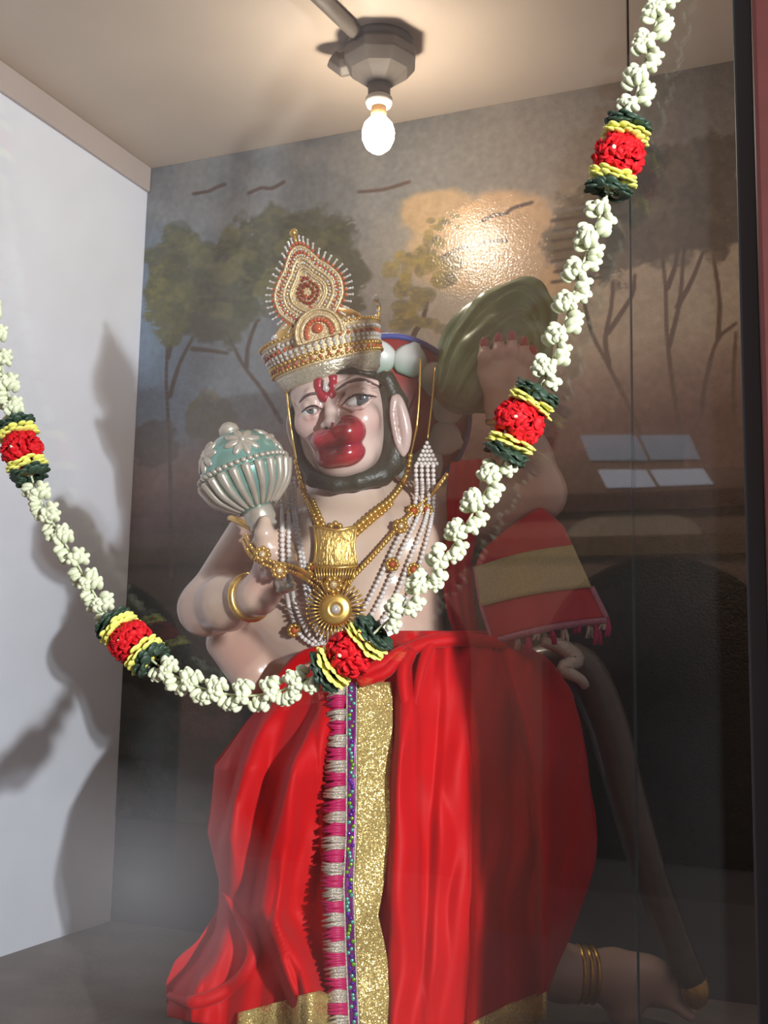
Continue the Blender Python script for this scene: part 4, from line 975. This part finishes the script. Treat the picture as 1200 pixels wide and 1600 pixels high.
# ================================================================== CROWN
def crown():
    t = thing('crown', 'tall gold crown set with orange stones on the statue head', 'crown', hp(0, 0.075, 0), True)
    C0 = hp(0.0, 0.0, -0.004)
    prof = [(0.086, 0.066), (0.092, 0.072), (0.094, 0.082), (0.097, 0.088), (0.099, 0.094)]
    MB().lathe(prof + [(0.092, 0.094), (0.082, 0.068)], C0, HU, 56, u=HR, ell=(1.0, 1.06)).build('brow_band', 'brow_metal', t)
    MB().lathe([(0.099, 0.092), (0.103, 0.097), (0.101, 0.103), (0.104, 0.124), (0.109, 0.146), (0.113, 0.150), (0.112, 0.155), (0.104, 0.155), (0.097, 0.10)], C0, HU, 64, u=HR, ell=(0.98, 1.04)).build('crown_ring', 'gold_pale', t)
    def ringpt(a, r, b): return C0 + HU * b + r * (math.cos(a) * HR * 0.98 + math.sin(a) * HF_ * 1.04)
    for b, r, n, rad, m, nm in ((0.1, 0.1045, 72, 0.0034, 'gold', 'bead_row'), (0.112, 0.1045, 60, 0.0040, 'gold', 'stone_row'), (0.105, 0.1045, 40, 0.0030, 'gem_orange', 'stone_row'), (0.126, 0.1065, 56, 0.0042, 'gem_clear', 'stone_row'), (0.1185, 0.1055, 56, 0.0032, 'gem_clear', 'stone_row'), (0.133, 0.1085, 44, 0.0034, 'gem_orange', 'stone_row'), (0.141, 0.1105, 60, 0.0036, 'gem_clear', 'stone_row'), (0.1525, 0.1135, 72, 0.0034, 'gold', 'bead_row')):
        mb = MB()
        for k in range(n): mb.sphere(ringpt(2 * math.pi * k / n, r, b), rad, None, 8, 6)
        mb.build(nm, m, t)
    MB().lathe([(0.088, 0.150), (0.082, 0.172), (0.06, 0.192), (0.03, 0.202), (0.0, 0.204)], C0, HU, 40, u=HR).build('crown_cap', 'gold', t)
    # tall leaf plate in front
    tiltB = nrm(HU * 1.0 - HF_ * 0.10); N = nrm(np.cross(HR, tiltB)); N = N if N @ HF_ > 0 else -N
    org = hl(499, 524, 0.108)
    def leaf(s, n=60):
        out = []
        for k in range(n):
            a = 2 * math.pi * k / n; x = math.sin(a); y = -math.cos(a)                       # start at the bottom
            yy = 0.5 + 0.5 * y; wd = 0.062 * (abs(x) ** 0.92) * (1.0 if y < 0.1 else (1 - 0.40 * ((y - 0.1) / 0.9) ** 1.4)) * (0.75 + 0.25 * min(1, yy * 3))
            out.append((math.copysign(wd, x) * s, 0.012 + 0.132 * (0.5 + (yy - 0.5) * s) + (0.018 * s * max(0, y - 0.75) / 0.25)))
        return np.array(out)
    to3 = lambda p, l: org + HR * p[0] + tiltB * p[1] + N * l
    MB().plate(leaf(1.0), org, HR, tiltB, N, 0.006).build('leaf_plate', 'gold_pale', t, smooth=False)
    for s, r in ((0.97, 0.0028), (0.72, 0.0032), (0.52, 0.0026), (0.46, 0.002)):
        MB().tube([to3(p, 0.001) for p in leaf(s)], r, 8, closed=True).build('ridge', 'gold_pale', t)
    mb = MB(); ms = MB(); mr = MB()
    L1 = leaf(1.06, 46)
    for k, p in enumerate(L1):
        if 4 < k < 42: mb.sphere(to3(p, -0.002), 0.0034, None, 8, 6); d = p - np.array([0, 0.07]); d = d / np.linalg.norm(d); ms.tube([to3(p, -0.002), to3(p + d * 0.012, -0.002)], [0.0026, 0.0012], 6); ms.sphere(to3(p + d * 0.012, -0.002), 0.0024, None, 6, 5)
    for p in leaf(0.85, 44): mr.sphere(to3(p, 0.002), 0.0028, None, 8, 6)
    mc = MB(); mg = MB()
    for q in (0.91, 0.79, 0.62):
        for k, p in enumerate(leaf(q, int(70 * q))): (mc, mg)[k % 2].sphere(to3(p, 0.002), 0.0026, None, 7, 5)
    for k in range(150):
        q = math.sqrt(random.random()) * 0.95; p = leaf(q, 40)[random.randrange(40)]; (mc, mg, mr)[k % 3].sphere(to3(p, 0.001), 0.0020, None, 6, 5)
    mc.build('stone_row', 'gem_clear', t); mg.build('stone_row', 'gold_pale', t)
    mb.build('bead_row', 'gem_orange', t); ms.build('spikes', 'gem_clear', t); mr.build('stone_row', 'gem_orange', t)
    mb = MB()
    for p in leaf(0.30, 18): mb.sphere(to3(p, 0.002), 0.0032, None, 8, 6)
    for p in leaf(0.17, 10): mb.sphere(to3(p, 0.003), 0.0034, None, 8, 6); mb.build('leaf_centre', 'gem_orange', t)
    tip = to3((0, 0.166), -0.002); mb = MB(); mb.tube([tip, tip + tiltB * 0.016], 0.003, 8); mb.sphere(tip + tiltB * 0.020, 0.0075, None, 10, 8); mb.build('finial', 'gold', t)
    # round plaque below the leaf
    o2 = hl(499, 520, 0.122)
    arch = [(0.041 * math.cos(a), 0.041 * math.sin(a)) for a in np.linspace(-0.25, math.pi + 0.25, 28)]
    MB().plate(arch, o2, HR, tiltB, N, 0.006).build('round_plaque', 'gold_pale', t, smooth=False)
    for s in (1.0, 0.78, 0.74): MB().tube([o2 + HR * x * s + tiltB * y * s + N * 0.001 for x, y in arch], 0.0028, 8).build('ridge', 'gold_pale', t)
    mb = MB()
    for x, y in arch[::2]: mb.sphere(o2 + HR * x * 0.55 + tiltB * y * 0.55 + N * 0.002, 0.0042, None, 8, 6)
    mb.sphere(o2 + tiltB * 0.008 + N * 0.002, (0.009, 0.006, 0.009), None, 10, 8); mb.build('stone_cluster', 'gem_orange', t)
    # side scrolls
    for pts, c in (([(532, 506), (552, 500), (572, 506), (588, 500), (592, 480), (587, 466)], 0.06), ([(468, 556), (452, 556), (441, 548), (436, 536), (429, 529)], 0.09)):
        pp = catmull(np.array([hl(x, y, c - 0.0012 * max(0, x - 532)) for x, y in pts]), 24); sc = MB().tube(pp, np.linspace(0.0055, 0.0035, 24), 8).build('side_scroll', 'gold', t)
        mb = MB()
        for p in pp[::2]: mb.sphere(p + HF_ * 0.004 + HU * 0.004, 0.004, None, 8, 6)
        mb.sphere(pp[-1], 0.0065, None, 8, 6); mb.build('scroll_stones', 'gem_clear', sc, t)
crown()

# ================================================================== NECKLACES
def drape(pts, n, lift, default=0.07, smooth=4):
    pp = catmull(np.array([(x, y, 0) for x, y in pts], float), n); o = np.array([(lambda q: default if q is None else q)(surf_o(x, y)) for x, y, _ in pp])
    b = o.copy()
    for _ in range(smooth): b = np.convolve(np.pad(b, 2, 'edge'), np.ones(5) / 5, 'valid'); b = np.maximum(b, o)
    return np.array([L(x, y, q + lift) for (x, y, _), q in zip(pp, b)]), b
def beads(pts, r, step, name, m, par, root, rf=None):
    s = np.r_[0, np.cumsum(np.linalg.norm(np.diff(pts, axis=0), axis=1))]; n = int(s[-1] / step); mb = MB()
    for i in range(n + 1):
        q = s[-1] * i / max(n, 1); p = np.array([np.interp(q, s, pts[:, k]) for k in range(3)]); mb.sphere(p, r if rf is None else r * rf(i / max(n, 1)), None, 8, 6)
    return mb.build(name, m, par, root)
def flower(c, nrml, r, name, m, m2, par, root, n=8):
    nrml = nrm(nrml); a = nrm(np.cross(nrml, (0.1, 0.2, 1))); b = np.cross(nrml, a); mb = MB()
    for k in range(n):
        t = 2 * math.pi * k / n; mb.sphere(c + r * 0.7 * (math.cos(t) * a + math.sin(t) * b), r * 0.34, None, 8, 6)
    o = mb.build(name, m, par, root); MB().sphere(c + nrml * r * 0.15, r * 0.45, None, 10, 8).build('rosette_stone', m2, o, root); return o
FWD = np.array([0, -1.0, 0])
def gold_beads():
    t = thing('bead_necklace', 'short gold bead necklace with a square fringed pendant', 'necklace', L(525, 900, 0.1), True)
    a, _ = drape([(464, 722), (474, 765), (488, 800), (502, 832)], 40, 0.008); b, _ = drape([(641, 712), (634, 745), (612, 778), (585, 800), (560, 822)], 50, 0.008)
    beads(a, 0.0062, 0.0098, 'beads', 'gold', t, t); beads(b, 0.0066, 0.0098, 'beads', 'gold', t, t, lambda q: 0.85 + 0.35 * q)
    a2 = a[len(a) // 2:] + np.array([0.011, -0.002, -0.003]); beads(a2, 0.0055, 0.0095, 'beads', 'gold', t, t)
    b2 = b[len(b) // 2:] + np.array([-0.002, -0.003, -0.014]); beads(b2, 0.0058, 0.0095, 'beads', 'gold', t, t)
    MB().tube(np.vstack([catmull(np.array([hl(448, 610, 0.045), hl(452, 650, 0.05), hl(458, 690, 0.05)]), 14), a[:3]]), 0.0022, 6).build('chain', 'gold', t)
    MB().tube(np.vstack([catmull(np.array([hl(657, 560, 0.0), hl(655, 620, 0.02), hl(651, 670, 0.03)]), 14), b[:3]]), 0.0018, 6).build('chain', 'gold', t)
    o0 = (surf_o(525, 855, default=0.12)) + 0.010; rows = []
    for y in np.linspace(826, 884, 12):
        k = (y - 826) / 58; rows.append([L(524 + 33 * u * (1.0 - 0.10 * math.sin(math.pi * k)), y + 3 * (1 - u * u) - 4 * abs(u) * (1 - k), o0 + 0.012 * (1 - u * u) + 0.004 * math.sin(math.pi * k)) for u in np.linspace(-1, 1, 15)])
    p = MB().grid(rows).build('pendant_plate', 'gold_embossed', t, solid=0.004)
    for r_ in (rows[0], rows[-1], [r[0] for r in rows], [r[-1] for r in rows]): MB().tube(np.array(r_), 0.003, 8).build('pendant_rim', 'gold', p, t)
    mb = MB()
    for i in range(15):
        u = -1 + 2 * i / 14; a = L(524 + 32 * u, 886, o0 + 0.006 + 0.006 * (1 - u * u)); b = L(522 + 26 * u, 914 - 6 * abs(u), o0 + 0.008); mb.tube([a, b], [0.0022, 0.0016], 6); mb.sphere(b, 0.0028, None, 6, 5)
    mb.build('pendant_fringe', 'gold', p, t)
    mb = MB()
    for i in range(3): mb.sphere(L(517 + 7 * i, 822 - (4 if i == 1 else 0), o0 + 0.01), 0.0055, None, 8, 6)
    mb.build('pendant_loop', 'gold', p, t)
gold_beads()
def sun_chain():
    t = thing('chain_necklace', 'long gold chain necklace with a round sunburst pendant', 'necklace', L(524, 1000, 0.1), True)
    for side in ([(384, 838), (398, 862), (425, 878), (460, 886), (488, 902), (505, 916)], [(698, 742), (680, 765), (650, 795), (625, 820), (590, 860), (560, 892), (542, 914)]):
        a, _ = drape(side, 60, 0.016, 0.1, 8)
        for dy in (0.0, -0.0075): beads(a + np.array([dy * 0.6, -0.001, dy]), 0.0042, 0.0068, 'chain', 'gold', t, t)
    for x, y in ((626, 822), (410, 866), (437, 892)): flower(L(x, y, (surf_o(x, y, default=0.15)) + 0.024), FWD, 0.014, 'rosette', 'gold', 'gold_pale', t, t)
    o0 = surf_o(524, 950, default=0.13) + 0.030; c = L(524, 952, o0); n = nrm(CAML - c)
    p = MB().lathe([(0.0, 0.004), (0.010, 0.004), (0.0135, 0.007), (0.017, 0.004), (0.020, 0.005), (0.0235, 0.003), (0.028, 0.002), (0.029, -0.002), (0.0, -0.002)], c, n, 40).build('sunburst', 'gold', t)
    ux = nrm(np.cross(n, (0, 0, 1))); uz = np.cross(ux, n); mb = MB()
    for k in range(36):
        a = 2 * math.pi * k / 36; d = math.cos(a) * ux + math.sin(a) * uz; mb.tube([c + d * 0.026, c + d * 0.049], [0.0016, 0.0022], 6); mb.sphere(c + d * 0.050, 0.0025, None, 6, 5)
    mb.build('rays', 'gold', p, t); MB().sphere(c + n * 0.004, 0.0085, None, 14, 10).build('centre_stone', 'gem_clear', p, t)
    flower(L(521, 914, o0 + 0.004), FWD, 0.017, 'rosette', 'gold', 'gold_pale', t, t)
sun_chain()
def pearls():
    t = thing('pearl_necklace', 'long pearl necklace of several strands with small gold rosettes', 'necklace', L(510, 1020, 0.1), True)
    strands = [[(650, 728), (648, 790), (618, 850), (580, 930), (545, 985), (515, 1012)], [(659, 728), (657, 795), (628, 860), (595, 935), (560, 990), (522, 1016)], [(668, 728), (668, 800), (642, 870), (612, 945), (575, 995), (530, 1018)], [(677, 728), (676, 800), (656, 880), (628, 950), (590, 998), (538, 1022)],
               [(443, 738), (441, 800), (442, 880), (450, 940), (468, 990), (500, 1014)], [(451, 742), (451, 805), (452, 880), (460, 940), (478, 985), (503, 1012)], [(459, 748), (463, 810), (474, 870), (484, 925), (496, 975), (508, 1008)], [(452, 742), (458, 800), (468, 860), (478, 925), (492, 980), (506, 1012)]]
    for s in strands:
        a, _ = drape(s, 70, 0.011, 0.1, 8); beads(a, 0.0043, 0.0084, 'pearl_strand', 'pearl', t, t)
    top = hl(667, 560, -0.02); ap = L(667, 690, 0.06)
    MB().tube(catmull(np.array([L(680, 575, 0.0), L(676, 620, 0.03), L(668, 686, 0.06)]), 14), 0.0018, 6).build('chain', 'gold', t)
    mb = MB()
    for i in range(6):
        for j in range(i + 1): mb.sphere(L(667 + (j - i / 2) * 6.2, 692 + i * 6.5, 0.062 + 0.004 * i), 0.0040, None, 8, 6)
    o = mb.build('pearl_cap', 'pearl', t)
    for x, y in ((646, 798), (667, 797), (613, 882), (646, 890), (450, 808), (438, 890), (490, 888), (460, 985)): flower(L(x, y, surf_o(x, y, default=0.1) + 0.018), FWD, 0.0125, 'rosette', 'gold', 'gem_orange', t, t)
pearls()

# ================================================================== GARLAND hung over the front of the glass
def garland():
    YF = YG - 0.032
    path = [(1075, -330), (1062, -200), (1048, -60), (1030, 20), (1006, 100), (992, 160), (968, 245), (940, 330), (905, 430), (870, 545), (845, 605), (812, 662), (785, 722), (740, 800), (700, 865), (640, 940), (600, 975), (550, 1020), (500, 1052), (420, 1084), (340, 1082), (262, 1050), (208, 1003), (165, 955), (120, 880), (62, 778), (37, 703), (12, 610), (-8, 520), (-25, 420), (-48, 250), (-60, 100), (-70, -60)]
    t = thing('flower_garland', 'white flower garland with red and yellow blossom clusters, hanging across the glass', 'garland', P(550, 1060, YF))
    pts = catmull(np.array([P(x, y, YF) for x, y in path]), 1400)
    S = np.r_[0, np.cumsum(np.linalg.norm(np.diff(pts, axis=0), axis=1))]; qx, qy = proj(pts)
    MB().tube(pts[::6], 0.0016, 6).build('string', 'string', t)
    def near(x, y): return S[np.argmin(np.hypot(qx - x, qy - y))]
    reds = [near(*p) for p in ((968, 246), (814, 662), (550, 1022), (208, 1003), (37, 703), (1066, -240), (-52, 200))]
    at = lambda s: np.array([np.interp(s, S, pts[:, k]) for k in range(3)])
    def frame(s):
        d = nrm(at(s + 0.004) - at(s - 0.004)); n = np.array([0, -1.0, 0]); n = nrm(n - d * (n @ d)); return d, n, np.cross(d, n)
    base = BASE[t]
    def part(mb, name, m): return mb.build(name, m, t)
    # white blossoms: three buds each of five petals
    occupied = lambda s: min(abs(s - r) for r in reds) < 0.055
    s = 0.01; k = 0
    def bud(mb, c, ax, r):
        ax = nrm(ax); a = nrm(np.cross(ax, (0.3, 0.7, 0.2))); b = np.cross(ax, a)
        for q in range(4):
            th = 2 * math.pi * q / 4 + 0.4; d = math.cos(th) * a + math.sin(th) * b; e = np.cross(ax, d)
            mb.sphere(c + nrm(d + ax * 0.1) * r * 0.54, (r * 0.50, r * 0.42, r * 0.80), np.stack([d, e, ax], 1), 8, 6)
        mb.sphere(c + ax * r * 0.3, r * 0.5, None, 8, 6)
    while s < S[-1] - 0.01:
        vis = -60 < np.interp(s, S, qx) < 1100 and -120 < np.interp(s, S, qy)
        if not occupied(s):
            d, n, b = frame(s); mb = MB(); sd = 1 if k % 2 else -1
            for j in range(3):
                ang = (0.15, math.pi - 0.15, math.pi / 2)[j] + random.uniform(-0.35, 0.35); rd = math.cos(ang) * b + math.sin(ang) * n
                c = at(s) + rd * 0.0112 * (1.0 if j < 2 else 0.55) + d * (sd * (0.004, -0.004, 0.009)[j] + random.uniform(-0.002, 0.002)); c[1] = min(c[1], YG - 0.022)
                bud(mb, c, rd * 0.8 + n * random.uniform(0.2, 0.8) + d * random.uniform(-0.6, 0.6), 0.0110)
            mb.build('white_blossom', 'petal_white', t); k += 1
        s += 0.0205 if vis else 0.028
    def petals_ring(c, d, n, b, R, cnt, sz, thick, m, name, layers=1, cup=0.3):
        mb = MB()
        for l in range(layers):
            for q in range(cnt):
                th = 2 * math.pi * (q + 0.5 * l) / cnt + random.uniform(-0.1, 0.1); rd = math.cos(th) * b + math.sin(th) * n; tg = np.cross(d, rd); off = (l - (layers - 1) / 2) * thick
                p = c + rd * R * random.uniform(0.88, 1.08) * 0.72 + d * (off + random.uniform(-0.002, 0.002)); ax = nrm(rd + d * cup * random.uniform(-1, 1))
                e = np.cross(tg, ax); mb.sphere(p, (sz * random.uniform(0.8, 1.1), sz * 0.28, sz * 0.95), np.stack([tg, e, ax], 1), 8, 6)
        return mb.build(name, m, t)
    for r in reds:
        d, n, b = frame(r); c = at(r); c[1] = YG - 0.036
        mb = MB()
        for q in range(170):
            zz = random.uniform(-1, 1); th = q * 2.39996; rr = math.sqrt(max(0.05, 1 - 0.75 * zz * zz)); rd = math.cos(th) * b + math.sin(th) * n; p = c + rd * 0.0265 * rr + d * zz * 0.021; p[1] = min(p[1], YG - 0.016)
            ax = nrm(rd + d * zz * 0.8 + RNG.normal(0, 0.75, 3)); tg = nrm(np.cross(ax, RNG.normal(0, 1, 3))); e = np.cross(ax, tg)
            mb.sphere(p, (0.0070, 0.0021, 0.0066), np.stack([tg, ax, e], 1), 8, 6)
        mb.sphere(c, (0.02, 0.018, 0.02), None, 12, 8); fl = mb.build('red_blossom', 'petal_red', t)
        MB().sphere(c + np.array([random.uniform(-0.006, 0.006), -0.0285, random.uniform(-0.006, 0.004)]), 0.0028, None, 8, 6).build('blossom_centre', 'petal_white', fl, t)
        for sg in (-1, 1):
            d2, n2, b2 = frame(r + sg * 0.027); c2 = at(r + sg * 0.027); c2[1] = YG - 0.034
            petals_ring(c2, d2, n2, b2, 0.033, 15, 0.0078, 0.007, 'petal_yellow', 'yellow_petals', 2)
            d3, n3, b3 = frame(r + sg * 0.041); c3 = at(r + sg * 0.041); c3[1] = YG - 0.034
            petals_ring(c3, d3, n3, b3, 0.031, 17, 0.0085, 0.005, 'leaf_dark', 'green_leaves', 2, 0.9)
garland()
